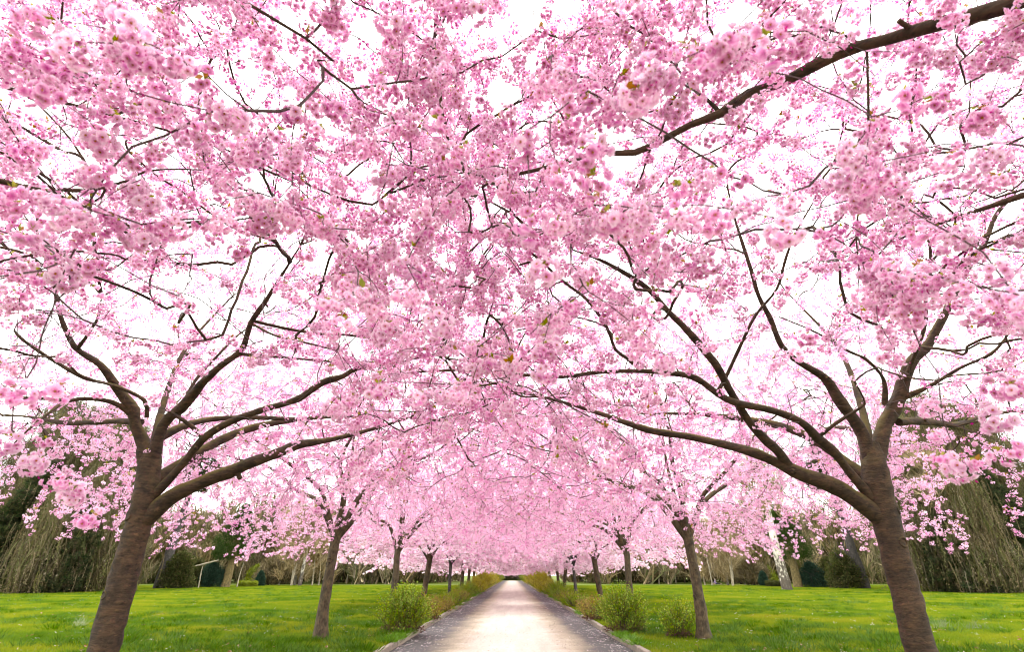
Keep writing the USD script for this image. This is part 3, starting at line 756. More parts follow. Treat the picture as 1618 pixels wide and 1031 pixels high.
# --- front left tree
rng = np.random.default_rng(12)
tl = [(-4.93, 7.3, -0.05, 0.215), (-4.95, 7.3, 0.6, 0.20), (-4.97, 7.3, 1.4, 0.19), (-4.98, 7.3, 2.1, 0.18), (-5.0, 7.3, 2.5, 0.18), (-5.08, 7.3, 2.9, 0.16), (-5.13, 7.3, 3.15, 0.11)]
ll = [
    P((238, 730, 7.3, .14), (226, 700, 7.28, .10), (215, 675, 7.2, .092), (206, 650, 7.1, .08), (194, 619, 7.0, .07), (161, 580, 6.7, .055), (120, 552, 6.5, .042), (97, 501, 6.2, .036), (84, 454, 6.0, .026), (70, 400, 5.7, .012)),
    P((242, 722, 7.3, .11), (258, 673, 7.2, .08), (284, 645, 7.1, .078), (316, 606, 6.9, .065), (350, 580, 6.7, .055), (384, 553, 6.5, .046), (398, 511, 6.3, .042), (416, 477, 6.1, .034), (440, 440, 5.9, .022), (475, 385, 5.6, .010)),
    P((238, 808, 7.3, .16), (265, 789, 7.3, .125), (303, 770, 7.35, .11), (330, 757, 7.4, .105), (360, 744, 7.45, .10), (398, 731, 7.5, .09), (436, 716, 7.6, .08), (470, 705, 7.7, .07), (520, 694, 7.9, .05), (580, 680, 8.1, .032), (650, 660, 8.3, .013)),
    P((268, 775, 7.3, .075), (288, 735, 7.25, .06), (322, 695, 7.15, .062), (360, 670, 7.0, .06), (409, 652, 6.9, .056), (467, 630, 6.8, .05), (509, 607, 6.7, .052), (540, 592, 6.65, .046), (565, 585, 6.6, .035), (622, 574, 6.5, .016), (690, 560, 6.4, .008)),
    P((250, 695, 7.25, .07), (285, 676, 7.5, .06), (330, 664, 7.9, .052), (400, 660, 8.3, .044), (470, 662, 8.6, .034), (540, 660, 8.9, .014)),
    P((222, 668, 7.2, .07), (187, 666, 7.4, .055), (140, 668, 7.7, .05), (100, 669, 8.0, .042), (50, 660, 8.3, .024), (0, 655, 8.5, .012)),
    P((212, 660, 7.15, .06), (190, 642, 7.0, .04), (158, 632, 6.8, .036), (104, 634, 6.6, .026), (60, 668, 6.3, .016), (20, 700, 6.1, .008)),
    P((232, 660, 7.15, .04), (228, 633, 7.0, .032), (180, 610, 6.8, .03), (136, 597, 6.6, .028), (72, 562, 6.3, .024), (36, 536, 6.1, .02), (18, 519, 6.0, .012)),
    P((323, 695, 7.15, .036), (300, 672, 7.0, .03), (258, 646, 6.8, .022)),
    P((122, 552, 6.5, .03), (140, 527, 6.3, .022), (156, 500, 6.1, .018), (163, 465, 5.9, .010)),
    P((402, 508, 6.3, .026), (450, 519, 6.4, .022), (500, 527, 6.5, .02), (560, 532, 6.6, .017), (642, 545, 6.7, .008)),
    P((398, 512, 6.3, .022), (436, 531, 6.1, .018), (490, 545, 6.0, .015), (536, 556, 5.9, .008)),
    P((380, 560, 6.55, .026), (455, 566, 6.4, .02), (510, 573, 6.3, .017), (560, 578, 6.25, .014), (650, 590, 6.2, .007)),
    P((284, 648, 7.1, .03), (310, 600, 7.3, .024), (345, 560, 7.4, .022), (375, 530, 7.5, .016), (430, 490, 7.6, .008)),
    [(-5.05, 7.3, 2.75, .11), (-5.6, 8.1, 3.4, .08), (-6.3, 9.2, 3.9, .05), (-6.8, 10.6, 4.2, .02)],
    [(-5.05, 7.3, 2.85, .09), (-4.5, 8.3, 3.6, .07), (-3.8, 9.5, 4.2, .045), (-3.0, 10.8, 4.6, .018)],
    [(-5.1, 7.3, 3.0, .08), (-5.5, 7.8, 4.0, .055), (-5.8, 8.4, 5.2, .035), (-5.6, 9.0, 6.6, .014)],
]
note(lm[:8] + lm[9:11]); note(ll[:8] + ll[10:11])
rng = np.random.default_rng(111)
tips = crown_tips(rng, (4.3, 7.0), 6.4, 4000, 2.8, 8.2, seed=3, keep=near_ok, droop=0.6, gap=0.26, cell=0.18)
cherry('large leaning cherry tree in front on the right, its boughs reaching over the path', tr, lm, tips, 21, 'near', parts=300, group='cherry trees of the right row')

rng = np.random.default_rng(112)
tips = crown_tips(rng, (-4.3, 7.0), 6.4, 4000, 2.8, 8.2, seed=8, keep=near_ok, droop=0.6, gap=0.26, cell=0.18)
cherry('large leaning cherry tree in front on the left, one thick mossy bough rising inward', tl, ll, tips, 22, 'near', parts=300, group='cherry trees of the left row')

# --- the two trees beside the camera, whose branches reach in from above
def hero_groups(rows, rng):
    """Big close pompoms: (px, py, width in photo pixels, how many)."""
    tips, balls = [], []
    for px, py, w, n in rows:
        z = 0.155 * 809 / (w if n < 3 else w)
        v = (py - 515.5) / 809.0
        fwd = math.cos(PITCH) + v * math.sin(PITCH)
        c = at(px, py, z * fwd)
        tips.append(c + np.array([0, 0, 0.06]))
        for k in range(n):
            o = rng.normal(0, 0.085, 3) * (k > 0) * np.array([1.5, 1.5, 0.8])
            balls.append((*(c + o + np.array([0, 0, 0.04])), rng.uniform(0.80, 1.18)))
    return tips, balls

rng = np.random.default_rng(13)
ht, hb = hero_groups([(1050, 130, 74, 3), (1150, 85, 84, 3), (1218, 125, 46, 1), (1330, 62, 44, 1), (1480, 165, 62, 3), (1385, 200, 56, 2), (1395, 75, 40, 1), (930, 160, 60, 3), (830, 225, 66, 2),
                      (885, 285, 66, 4), (838, 355, 70, 2), (955, 345, 62, 3), (1100, 90, 50, 2), (1425, 452, 58, 1), (1490, 448, 58, 1), (1440, 508, 54, 3), (1600, 620, 62, 1), (1130, 272, 50, 2), (1028, 380, 48, 2),
                      (1096, 415, 52, 1), (1030, 487, 46, 1), (1245, 320, 44, 1), (1500, 95, 48, 2), (1580, 290, 46, 2), (1340, 300, 40, 1),
                      (1500, 20, 50, 2), (1560, 200, 44, 1), (1585, 720, 60, 2), (1520, 740, 54, 2), (1480, 690, 36, 1)], rng)
tr0 = [(5.0, -1.0, -0.05, .21), (5.0, -1.0, 1.0, .19), (5.0, -1.0, 2.2, .19), (5.0, -1.0, 2.7, .16)]
lr0 = [
    [(5.0, -1.0, 2.55, .12), (4.2, -0.1, 3.3, .085), (3.3, 0.9, 3.85, .07)] + P((1590, 0, 1.65, .052), (1490, 38, 1.8, .047), (1400, 63, 1.95, .042), (1330, 86, 2.08, .040), (1240, 116, 2.2, .036), (1190, 142, 2.26, .032), (1136, 178, 2.32, .030), (1088, 201, 2.4, .026), (1000, 234, 2.5, .025), (945, 245, 2.6, .022), (880, 262, 2.7, .018), (820, 272, 2.75, .015), (765, 275, 2.8, .010)),
    P((1136, 176, 2.32, .018), (1118, 158, 2.3, .012), (1100, 148, 2.3, .007)),
    P((1370, 82, 2.0, .008), (1372, 200, 2.2, .007), (1358, 300, 2.4, .006), (1346, 370, 2.5, .006), (1360, 420, 2.6, .005), (1352, 470, 2.7, .003)),
    [(5.0, -1.0, 2.6, .10), (5.1, 0.2, 3.2, .08), (5.0, 1.5, 3.8, .06), (4.5, 3.0, 4.3, .035), (4.0, 4.2, 4.6, .012)],
    [(5.0, -1.0, 2.6, .10), (4.2, -1.6, 3.6, .07), (2.6, -1.8, 4.6, .045), (1.2, -1.4, 5.2, .015)],
    [(5.0, -1.0, 2.6, .10), (6.0, -0.2, 3.6, .06), (7.0, 1.2, 4.2, .035), (7.6, 2.6, 4.4, .012)],
    [(5.0, -1.0, 2.7, .10), (4.6, -0.6, 4.2, .06), (3.8, 0.4, 5.4, .035), (2.6, 1.6, 6.0, .012)],
]
note(lr0[:1])
tips = np.vstack([crown_tips(rng, (4.0, -0.2), 6.3, 1500, 4.4, 7.7, seed=14, keep=near_ok, droop=0.5, gap=0.33, cell=0.2), np.array(ht)])
cherry('near cherry tree whose thick dark bough crosses the upper right corner', tr0, lr0, tips, 23, 'near', parts=300, hero=hb, group='cherry trees of the right row')

rng = np.random.default_rng(14)
ht, hb = hero_groups([(50, 45, 70, 3), (120, 85, 72, 3), (195, 95, 64, 2), (20, 80, 64, 2), (90, 130, 56, 1), (318, 130, 58, 3), (330, 190, 52, 3), (630, 38, 50, 3), (700, 25, 52, 2), (760, 18, 54, 1),
                      (645, 210, 50, 3), (560, 238, 54, 2), (400, 248, 42, 1), (165, 287, 56, 3), (215, 258, 50, 2), (410, 355, 46, 3), (460, 352, 48, 2), (585, 357, 48, 2), (485, 405, 46, 2), (85, 350, 58, 3),
                      (140, 382, 56, 2), (100, 432, 56, 2), (18, 330, 58, 3), (722, 258, 56, 3), (586, 487, 46, 1), (668, 450, 34, 1), (18, 622, 60, 2), (470, 180, 46, 2), (545, 115, 36, 1), (250, 170, 44, 2),
                      (170, 185, 46, 2), (300, 320, 42, 2), (40, 250, 44, 2), (520, 30, 44, 2), (420, 60, 40, 2), (10, 700, 52, 2), (60, 735, 52, 2), (110, 785, 46, 2), (110, 770, 40, 1), (25, 480, 40, 1), (690, 130, 44, 2), (350, 60, 40, 2)], rng)
tl0 = [(-5.0, -1.0, -0.05, .21), (-5.0, -1.0, 1.0, .19), (-5.0, -1.0, 2.2, .19), (-5.0, -1.0, 2.7, .16)]
ll0 = [
    [(-5.0, -1.0, 2.55, .10), (-4.9, 0.5, 3.2, .07), (-4.6, 1.9, 3.8, .05)] + P((47, 303, 3.0, .022), (97, 297, 3.0, .018), (140, 297, 3.0, .016), (194, 281, 3.0, .012), (233, 275, 3.0, .009), (291, 268, 3.05, .007), (396, 277, 3.1, .004)),
    P((167, 290, 3.0, .010), (160, 312, 3.1, .010), (132, 341, 3.2, .006)),
    [(-5.0, -1.0, 2.6, .07), (-4.2, -0.2, 3.7, .042), (-3.0, 0.9, 4.6, .019)] + P((480, 60, 1.9, .010), (500, 98, 2.0, .009), (521, 119, 2.05, .009), (559, 150, 2.1, .008), (575, 171, 2.15, .008), (605, 209, 2.25, .007), (636, 258, 2.3, .004)),
    [(-5.0, -1.0, 2.6, .05), (-4.6, 1.2, 3.9, .022), (-2.6, 2.9, 4.6, .010)] + P((556, 320, 3.2, .010), (615, 307, 3.2, .012), (657, 290, 3.2, .011), (699, 269, 3.2, .007)),
    [(-5.0, -1.0, 2.6, .10), (-4.2, -1.6, 3.6, .07), (-2.6, -1.8, 4.6, .045), (-1.2, -1.4, 5.2, .015)],
    [(-5.0, -1.0, 2.6, .10), (-6.0, -0.2, 3.6, .06), (-7.0, 1.2, 4.2, .035), (-7.6, 2.6, 4.4, .012)],
    [(-5.0, -1.0, 2.7, .10), (-4.6, -0.6, 4.2, .06), (-3.8, 0.4, 5.4, .035), (-2.6, 1.6, 6.0, .012)],
]
tips = np.vstack([crown_tips(rng, (-4.0, -0.2), 6.3, 1500, 4.4, 7.7, seed=24, keep=near_ok, droop=0.5, gap=0.33, cell=0.2), np.array(ht)])
cherry('near cherry tree whose big pink clusters hang in the upper left corner', tl0, ll0, tips, 24, 'near', parts=300, hero=hb, group='cherry trees of the left row')

# --- second to fifth trees of each row
MID_TREES = [
    (-1, 15.5, 'rough-barked cherry tree beside the lawn, second from the front on the left', 31, 'cherry_bark_rough', 3700),
    (1, 15.5, 'rough-barked cherry tree behind the small bush, second from the front on the right', 32, 'cherry_bark_rough', 3700),
    (-1, 24.4, 'straight grey-brown cherry tree rising behind the big bush on the left', 33, 'cherry_bark_rough', 2500),
    (1, 24.4, 'straight grey-brown cherry tree rising behind the big bush on the right', 34, 'cherry_bark_rough', 2500),
]
for s, Y, label, seed, bk, n in MID_TREES:
    rng = np.random.default_rng(seed)
    X = s * 5.0
    k = 1 if Y < 20 else 0
    trunk = [(X - s * 0.02, Y, -0.05, .205), (X, Y, 0.7, .185), (X - s * 0.02, Y, 1.5, .165), (X + s * 0.0 - s * 0.06 * k, Y, 2.3, .16), (X - s * 0.1, Y, 2.75, .17), (X - s * 0.12, Y, 3.1, .12)]
    limbs = generic_limbs(rng, (X - s * 0.1, Y, 2.75), 5.6, 2.9, 8.4, n=7, lean=(-s * 0.4, 0), rad=.085)
    tips = crown_tips(rng, (s * 4.5, Y), 6.4, n, 2.75, 9.4, seed=seed, cell=0.19, droop=0.8, gap=0.33)
    cherry(label, trunk, limbs, tips, seed, 'mid', bark_mat=bk, parts=60 if Y < 20 else 0, per_run=0.12, group=f"cherry trees of the {'left' if s < 0 else 'right'} row")

FAR_ROWS = [34.0, 46.0, 55, 64, 73, 83, 94, 106, 119, 133, 148, 164, 180]
for i, Y in enumerate(FAR_ROWS):
    for s, side in ((-1, 'left'), (1, 'right')):
        seed = 50 + 2 * i + (s > 0)
        rng = np.random.default_rng(seed)
        X = s * (5.0 + (0.0 if i < 2 else rng.normal(0, 0.25)))
        lean = -s * (0.25 if i == 0 else rng.normal(0.1, 0.12))
        trunk = [(X - lean, Y, -0.05, .22), (X - lean * 0.6, Y, 0.9, .20), (X, Y, 2.1, .19), (X + lean * .2, Y, 2.7, .20), (X + lean * .3, Y, 3.0, .12)]
        if i == 1:
            trunk = [(x, y, z, r * 0.75) for x, y, z, r in trunk]
        limbs = generic_limbs(rng, (X + lean * .2, Y, 2.6), 5.4, 2.7, 6.4, n=6, lean=(-s * 0.4, 0), rad=.085)
        tips = crown_tips(rng, (s * 4.5, Y), 6.1, 850 if i < 4 else 480, 2.65 - 0.05 * min(i, 6), 8.0 if i < 3 else 6.8, seed=seed, cell=0.3, droop=0.8, gap=0.36)
        if i == 0:
            label = f'slanting cherry tree with a thick fork, fourth of the {side} row'
        elif i == 1:
            label = f'thin dark-trunked cherry tree with a low fork, fifth of the {side} row'
        else:
            label = f'distant cherry tree of the {side} row, {ORD[i + 3]} counting from the front'
        group = f'cherry trees of the {side} row'
        cherry(label, trunk, limbs, tips, seed, 'far', group=group, bark_mat='dark_bark' if i == 1 else 'cherry_bark_rough')

# ------------------------------------------------------------------ bushes along the path
def ribbon(a, b, w, rng, col, bend=0.1, n=2):
    """A thin flat strip from a to b, a little bent."""
    a, b = np.asarray(a, float), np.asarray(b, float)
    d = b - a
    L = np.linalg.norm(d)
    s = np.cross(d, rng.normal(0, 1, 3)); s /= np.linalg.norm(s) + 1e-9
    k = rng.normal(0, bend, 3) * L
    v = []
    for t in np.linspace(0, 1, n + 1):
        c = a + d * t + k * t * (1 - t) * 2
        v += [c - s * w * (1 - 0.7 * t) / 2, c + s * w * (1 - 0.7 * t) / 2]
    f = []
    for i in range(n):
        f += [(2 * i, 2 * i + 1, 2 * i + 3), (2 * i, 2 * i + 3, 2 * i + 2)]
    v = np.array(v)
    return v, np.array(f), np.repeat(np.asarray(col, float)[None], len(v), 0)

def bush_spray(seed, leafy_amount, cols):
    """A wiry shoot about 0.6 m long with small leaves, growing along +z."""
    rng = np.random.default_rng(seed)
    out = []
    for k in range(4):
        top = np.array([rng.normal(0, 0.09), rng.normal(0, 0.09), rng.uniform(0.35, 0.62)])
        out.append(ribbon((0, 0, 0), top, 0.010, rng, (0.13, 0.09, 0.035), 0.12, 3))
        for j in range(leafy_amount):
            t = rng.uniform(0.15, 1.0)
            d = np.array([rng.normal(0, 1), rng.normal(0, 1), rng.uniform(0.2, 1.6)])
            c = np.array(cols[rng.integers(len(cols))]) * rng.uniform(0.7, 1.25)
            out.append(leaflet(top * t + rng.normal(0, 0.012, 3), d, rng.uniform(0.028, 0.055), rng, c))
    return cat_meshes(out)
GREEN_COLS = [(0.17, 0.32, 0.018), (0.27, 0.41, 0.02), (0.38, 0.42, 0.025), (0.12, 0.23, 0.015)]
GOLD_COLS = [(0.52, 0.52, 0.03), (0.62, 0.56, 0.05), (0.42, 0.48, 0.03), (0.64, 0.50, 0.08)]
RED_COLS = [(0.36, 0.33, 0.035), (0.40, 0.25, 0.07), (0.34, 0.38, 0.03), (0.36, 0.20, 0.08)]
SPRAYS = {'green': [bush_spray(500 + k, 11, GREEN_COLS) for k in range(4)], 'gold': [bush_spray(510 + k, 10, GOLD_COLS) for k in range(4)], 'red': [bush_spray(520 + k, 6, RED_COLS) for k in range(4)]}

def aim(dirs, rng):
    """Quaternions that turn +z to the given directions with a random spin."""
    d = dirs / np.linalg.norm(dirs, axis=1, keepdims=True)
    th = np.arccos(np.clip(d[:, 2], -1, 1))
    ax = np.stack([-d[:, 1], d[:, 0], np.zeros(len(d))], 1)
    ax /= np.linalg.norm(ax, axis=1, keepdims=True) + 1e-9
    q1 = np.concatenate([np.cos(th / 2)[:, None], ax * np.sin(th / 2)[:, None]], 1)
    sp = rng.uniform(0, 2 * np.pi, len(d))
    q0 = np.stack([np.cos(sp / 2), 0 * sp, 0 * sp, np.sin(sp / 2)], 1)
    return qmul(q1, q0)

def bush(label, X, Y, w, h, kind, seed, n, group=None, skirt=False, length=None):
    rng = np.random.default_rng(seed)
    t = thing('bush', label, 'bush', (X, Y, 0), group=group)
    stems = []
    for k in range(16):
        a, r = rng.uniform(0, 6.28), rng.uniform(0.2, 0.5) * w
        top = np.array([math.cos(a) * r, math.sin(a) * r, h * rng.uniform(0.55, 0.9)])
        m = tube(np.array([(top[0] * 0.15, top[1] * 0.15, -0.05), (top[0] * 0.45, top[1] * 0.45, top[2] * 0.5), top]), (0.012, 0.009, 0.004), 4)
        stems.append(m)
    put('stems', cat_meshes(stems), 'twig', t, kind='stuff')
    L = (length or w) / w
    a, rr, u = rng.uniform(0, 6.28, n), rng.uniform(0, 1, n) ** 0.6, rng.uniform(0, 1, n) ** 0.9
    lobes = 0.8 + 0.4 * meshkit.noise(np.stack([np.cos(a) * 1.5, np.sin(a) * 1.5, u * 2], 1), seed)
    prof = (0.62 + 0.38 * np.sin(np.pi * np.clip(u * 0.75 + 0.15, 0, 1))) * np.sqrt(np.clip(1.04 - u ** 3, 0, 1))
    rad = 0.5 * w * rr * prof * lobes
    pos = np.stack([np.cos(a) * rad, np.sin(a) * rad * L, np.clip((h - 0.35) * u * (1.05 - 0.35 * rr) * (0.85 + 0.3 * lobes - 0.15), 0.02, None)], 1)
    d = np.stack([np.cos(a) * rr * 0.8, np.sin(a) * rr * 0.8, np.full(n, 1.0)], 1) + rng.normal(0, 0.28, (n, 3))
    instancer('foliage', t, [('leafy_shoot', (v, f), 'foliage', c) for v, f, c in SPRAYS[kind]], pos, aim(d, rng), rng.uniform(0.7, 1.25, n) * (1 if h < 1.9 else 1.5), rng.integers(0, 4, n), kind='stuff')
    if skirt:    # last year's brown leaves caught round its foot
        out = []
        for k in range(420):
            aa, r2 = rng.uniform(0, 6.28), w * 0.55 * math.sqrt(rng.uniform(0.05, 1))
            out.append(leaflet(np.array([math.cos(aa) * r2, math.sin(aa) * r2 * L, rng.uniform(0.01, 0.22) * (1 - 0.8 * r2 / w)]), rng.normal(0, 1, 3) + [0, 0, 0.3], rng.uniform(0.04, 0.085), rng, np.array([0.11, 0.055, 0.04]) * rng.uniform(0.5, 1.5)))
        v, f, c = cat_meshes(out)
        put('dead_leaves', (v, f), 'foliage', t, tint=c, kind='stuff')
    return t

# forward distance, offset from the kerb, width, height, kind, shoots
BUSHES = [(17.6, 0.42, 1.15, 1.12, 'green', 300), (22.0, 0.40, 1.1, 0.7, 'red', 100), (26.2, 0.5, 1.2, 0.55, 'red', 80), (30.5, 0.5, 1.3, 0.6, 'green', 90), (35.5, 0.5, 1.4, 0.6, 'red', 80), (41.0, 0.6, 1.6, 0.8, 'green', 100),
          (47.0, 0.7, 1.8, 1.05, 'green', 130), (53.0, 0.5, 1.9, 1.2, 'gold', 150), (60.0, 0.7, 2.2, 1.6, 'gold', 180), (69.0, 0.8, 2.5, 1.9, 'gold', 180), (79.0, 0.9, 2.8, 2.2, 'gold', 190), (91.0, 0.8, 3.0, 2.0, 'gold', 170),
          (105.0, 0.8, 3.0, 2.0, 'gold', 160), (121.0, 0.8, 3.0, 2.0, 'green', 150), (140.0, 0.8, 3.2, 2.1, 'green', 150), (162.0, 0.8, 3.4, 2.2, 'green', 140)]
for s, side in ((-1, 'left'), (1, 'right')):
    for i, (Y, off, w, h, kind, n) in enumerate(BUSHES):
        rng = np.random.default_rng(600 + i * 2 + (s > 0))
        look = {'green': 'green', 'red': 'reddish twiggy', 'gold': 'golden green'}[kind]
        label = (f'big green bush spilling over the {side} kerb, nearest of its row' if i == 0 else f'{look} bush along the {side} kerb, {ORD[i]} from the front')
        bush(label, s * (PATH_W + off + rng.normal(0, 0.08)), Y + rng.normal(0, 0.5) * (i > 0), w * rng.uniform(0.9, 1.1), h * rng.uniform(0.92, 1.1), kind, 640 + i * 2 + (s > 0), n,
             group=f'bushes along the {side} side of the path', skirt=i in (0, 1), length=w * 1.1)
bush('small dark green bush standing alone on the grass beside the right kerb', 4.5, 16.0, 0.62, 0.85, 'green', 701, 110, skirt=True)

# ------------------------------------------------------------------ lawn grass, fallen petals, dead leaves
def grass_patch(seed, n, size):
    rng = np.random.default_rng(seed)
    x, y = rng.uniform(-size / 2, size / 2, n), rng.uniform(-size / 2, size / 2, n)
    a, h, w = rng.uniform(0, 6.28, n), rng.uniform(0.035, 0.085, n), rng.uniform(0.007, 0.014, n)
    bx, by = rng.normal(0, 0.028, n), rng.normal(0, 0.028, n)
    v = np.stack([np.stack([x - np.cos(a) * w, y - np.sin(a) * w, np.full(n, -0.01)], 1), np.stack([x + np.cos(a) * w, y + np.sin(a) * w, np.full(n, -0.01)], 1), np.stack([x + bx, y + by, h], 1)], 1).reshape(-1, 3)
    f = np.arange(3 * n).reshape(-1, 3)
    t = np.repeat(rng.uniform(0.85, 1.2, (n, 1)) * np.array([1, 1, 1.0]), 3, 0)
    return v, f, t
M('mown_grass', {'g': ('geometry', {}), 'm1': ('mapping', {'scale': (0.30, 0.34, 0.0)}), 'n1': ('noise_texture', {'scale': 1.0, 'detail': 6.0, 'roughness': 0.6, 'distortion': 0.6}),
                 'r1': ('rgb_ramp', {'ramp': [(0.28, (0.045, 0.110, 0.009)), (0.45, (0.120, 0.185, 0.011)), (0.60, (0.205, 0.230, 0.013)), (0.76, (0.26, 0.230, 0.03))]}),
                 'a': ('attribute', {'attribute': 'tint'}), 'mul': ('mix', {'mix_type': 'multiply', 'fac': 1.0}),
                 'd': ('diffuse_bsdf', {}), 't': ('translucent_bsdf', {}), 'mc': ('mix_closure', {'fac': 0.4})},
  [('g.position', 'm1.vector'), ('m1.vector', 'n1.vector'), ('n1.fac', 'r1.fac'), ('r1.color', 'mul.color1'), ('a.color', 'mul.color2'), ('mul.color', 'd.color'), ('mul.color', 't.color'), ('d.BSDF', 'mc.closure1'), ('t.BSDF', 'mc.closure2')], surface='mc.closure')
rng = np.random.default_rng(71)
pos, scl = [], []
for y0, y1, st in ((9.0, 26.0, 1.0), (26.0, 50.0, 1.5), (50.0, 92.0, 2.4)):
    ys = np.arange(y0, y1, st)
    for y in ys:
        xs = np.arange(PATH_W + 0.13 + st * 0.5, min(1.06 * y + 3, 75), st)
        for s in (-1, 1):
            pos.append(np.stack([s * xs, np.full(len(xs), y + st * 0.5), np.full(len(xs), LAWN_Z)], 1)); scl.append(np.full(len(xs), st))
pos, scl = np.vstack(pos), np.concatenate(scl)
n = len(pos)
q = np.zeros((n, 4)); k4 = rng.integers(0, 4, n); q[:, 0] = np.cos(k4 * np.pi / 4); q[:, 3] = np.sin(k4 * np.pi / 4)
tag(instancer('grass', '/World', [('grass_patch', (v, f), 'mown_grass', c) for v, f, c in (grass_patch(720 + k, 620, 1.0) for k in range(4))], pos, q,
              np.stack([scl, scl, np.where(scl > 1.2, 1.25, 1.0)], 1), rng.integers(0, 4, n)), 'short mown grass covering the lawns on both sides of the path', 'grass', kind='stuff')

def clump(seed, n=60):
    rng = np.random.default_rng(seed)
    out = []
    for k in range(n):
        b = np.array([rng.normal(0, 0.10), rng.normal(0, 0.10), 0])
        out.append(ribbon(b, b * 1.5 + np.array([rng.normal(0, 0.05), rng.normal(0, 0.05), rng.uniform(0.06, 0.15)]), 0.016, rng, np.array([0.055, 0.11, 0.010]) * rng.uniform(0.6, 1.8), 0.15, 1))
    return cat_meshes(out)
CLUMPS = [clump(730 + k) for k in range(3)]
rng = np.random.default_rng(72)
n = 9000
y = 8.5 + 62 * rng.random(n) ** 1.5
x = (PATH_W + 0.3 + rng.random(n) * np.minimum(y * 1.08, 60)) * np.where(rng.random(n) < 0.5, -1, 1)
p = np.stack([x, y, np.zeros(n)], 1)
p = p[meshkit.fbm(p * np.array([0.25, 0.4, 1]), 3, 44) + 0.25 * rng.random(n) > 0.67]
n = len(p)
tag(instancer('grass_clumps', '/World', [('clump', (v, f), 'grass_blade', c) for v, f, c in CLUMPS], p, quats(rng, n, 0.1), rng.uniform(0.6, 1.3, n), rng.integers(0, 3, n)),
    'darker green coarse grass clumps dotted through the mown lawns', 'grass', kind='stuff')

def scrap(seed, cols, size, curl=0.3):
    rng = np.random.default_rng(seed)
    out = []
    for k in range(3):
        c = np.array(cols[rng.integers(len(cols))])
        v = np.array([(-1, -.6, curl * rng.uniform(0, 1)), (0, -.9, 0), (1, -.5, curl * rng.uniform(0, 1)), (.9, .7, curl * rng.uniform(0, 1)), (0, 1, .05), (-.9, .6, curl * rng.uniform(0, 1))]) * size * rng.uniform(0.6, 1.1)
        a = rng.uniform(0, 6.28); R = np.array([[math.cos(a), -math.sin(a), 0], [math.sin(a), math.cos(a), 0], [0, 0, 1]])
        v = v @ R.T + np.array([rng.normal(0, 2.2 * size), rng.normal(0, 2.2 * size), 0.004 + 0.003 * k])
        out.append((v, np.array([(0, 1, 5), (1, 2, 3), (1, 3, 4), (1, 4, 5)]), np.repeat(c[None], 6, 0)))
    return cat_meshes(out)
PETALS = [scrap(740 + k, [(0.88, 0.80, 0.80), (0.9, 0.70, 0.76), (0.85, 0.82, 0.78)], 0.014) for k in range(3)]
DEADS = [scrap(750 + k, [(0.33, 0.20, 0.13), (0.45, 0.33, 0.22), (0.24, 0.10, 0.06)], 0.032, 0.6) for k in range(3)]
rng = np.random.default_rng(73)
n = 1500
e = rng.random(n) < 0.82
x = np.where(e, PATH_W - 0.05 - np.abs(rng.normal(0, 0.38, n)), rng.uniform(0, PATH_W - 0.2, n)) * np.where(rng.random(n) < 0.5, -1, 1)
y = 8 + 60 * rng.random(n) ** 1.7
tag(instancer('fallen_petals', '/World', [('petal_scrap', (v, f), 'petal', c) for v, f, c in PETALS], np.stack([x, y, np.full(n, -0.107)], 1), quats(rng, n, 0.15), rng.uniform(0.7, 1.6, n), rng.integers(0, 3, n)),
    'pale fallen petals scattered along the dark edges of the path', 'petals', kind='stuff')
n = 1100
s = np.where(rng.random(n) < 0.5, -1, 1)
y = 8 + 45 * rng.random(n) ** 1.4
x = PATH_W + 0.3 + np.abs(rng.uniform(0, 1, n)) * np.minimum(y * 1.05, 40)
tag(instancer('fallen_petals', '/World', [('petal_scrap', (v, f), 'petal', c) for v, f, c in PETALS], np.stack([s * x, y, np.full(n, 0.05)], 1), quats(rng, n, 0.5), rng.uniform(0.6, 1.3, n), rng.integers(0, 3, n)),
    'white and pink fallen petals flecked over the mown lawns', 'petals', kind='stuff')
n = 420
s = np.where(rng.random(n) < 0.5, -1, 1)
y = 9 + 30 * rng.random(n) ** 1.5
x = PATH_W + 0.3 + rng.uniform(0, 1, n) ** 1.3 * np.minimum(y * 1.05, 30)
tag(instancer('dead_leaves', '/World', [('leaf_scrap', (v, f), 'foliage', c) for v, f, c in DEADS], np.stack([s * x, y, np.full(n, 0.045)], 1), quats(rng, n, 0.5), rng.uniform(0.7, 1.3, n), rng.integers(0, 3, n)),
    'brown dead leaves lying here and there on the lawns', 'leaves', kind='stuff')

def pebble(seed):
    rng = np.random.default_rng(seed)
    v = np.array([(1, 0, 0), (-1, 0, 0), (0, 1, 0), (0, -1, 0), (0, 0, .7), (0, 0, -.5)]) * rng.uniform(0.6, 1.2, (6, 3))
    f = np.array([(0, 2, 4), (2, 1, 4), (1, 3, 4), (3, 0, 4), (2, 0, 5), (1, 2, 5), (3, 1, 5), (0, 3, 5)])
    return v * 0.013, f, np.repeat((np.array([0.34, 0.30, 0.26]) * rng.uniform(0.5, 1.5))[None], 6, 0)
rng = np.random.default_rng(77)
n = 7000
y = 8 + 30 * rng.random(n) ** 1.8
x = np.where(rng.random(n) < 0.6, rng.uniform(1.3, PATH_W - 0.02, n), rng.uniform(0, PATH_W, n)) * np.where(rng.random(n) < 0.5, -1, 1)
tag(instancer('gravel', '/World', [('pebble', (v, f), 'grass_blade', c) for v, f, c in (pebble(770 + k) for k in range(5))], np.stack([x, y, np.full(n, -0.106)], 1), quats(rng, n, 0.6), 0.4 + 1.3 * rng.random(n) ** 3, rng.integers(0, 5, n)),
    'loose grit and small stones strewn over the path', 'gravel', kind='stuff')
n = 1500
y = 7.5 + 60 * rng.random(n) ** 1.5
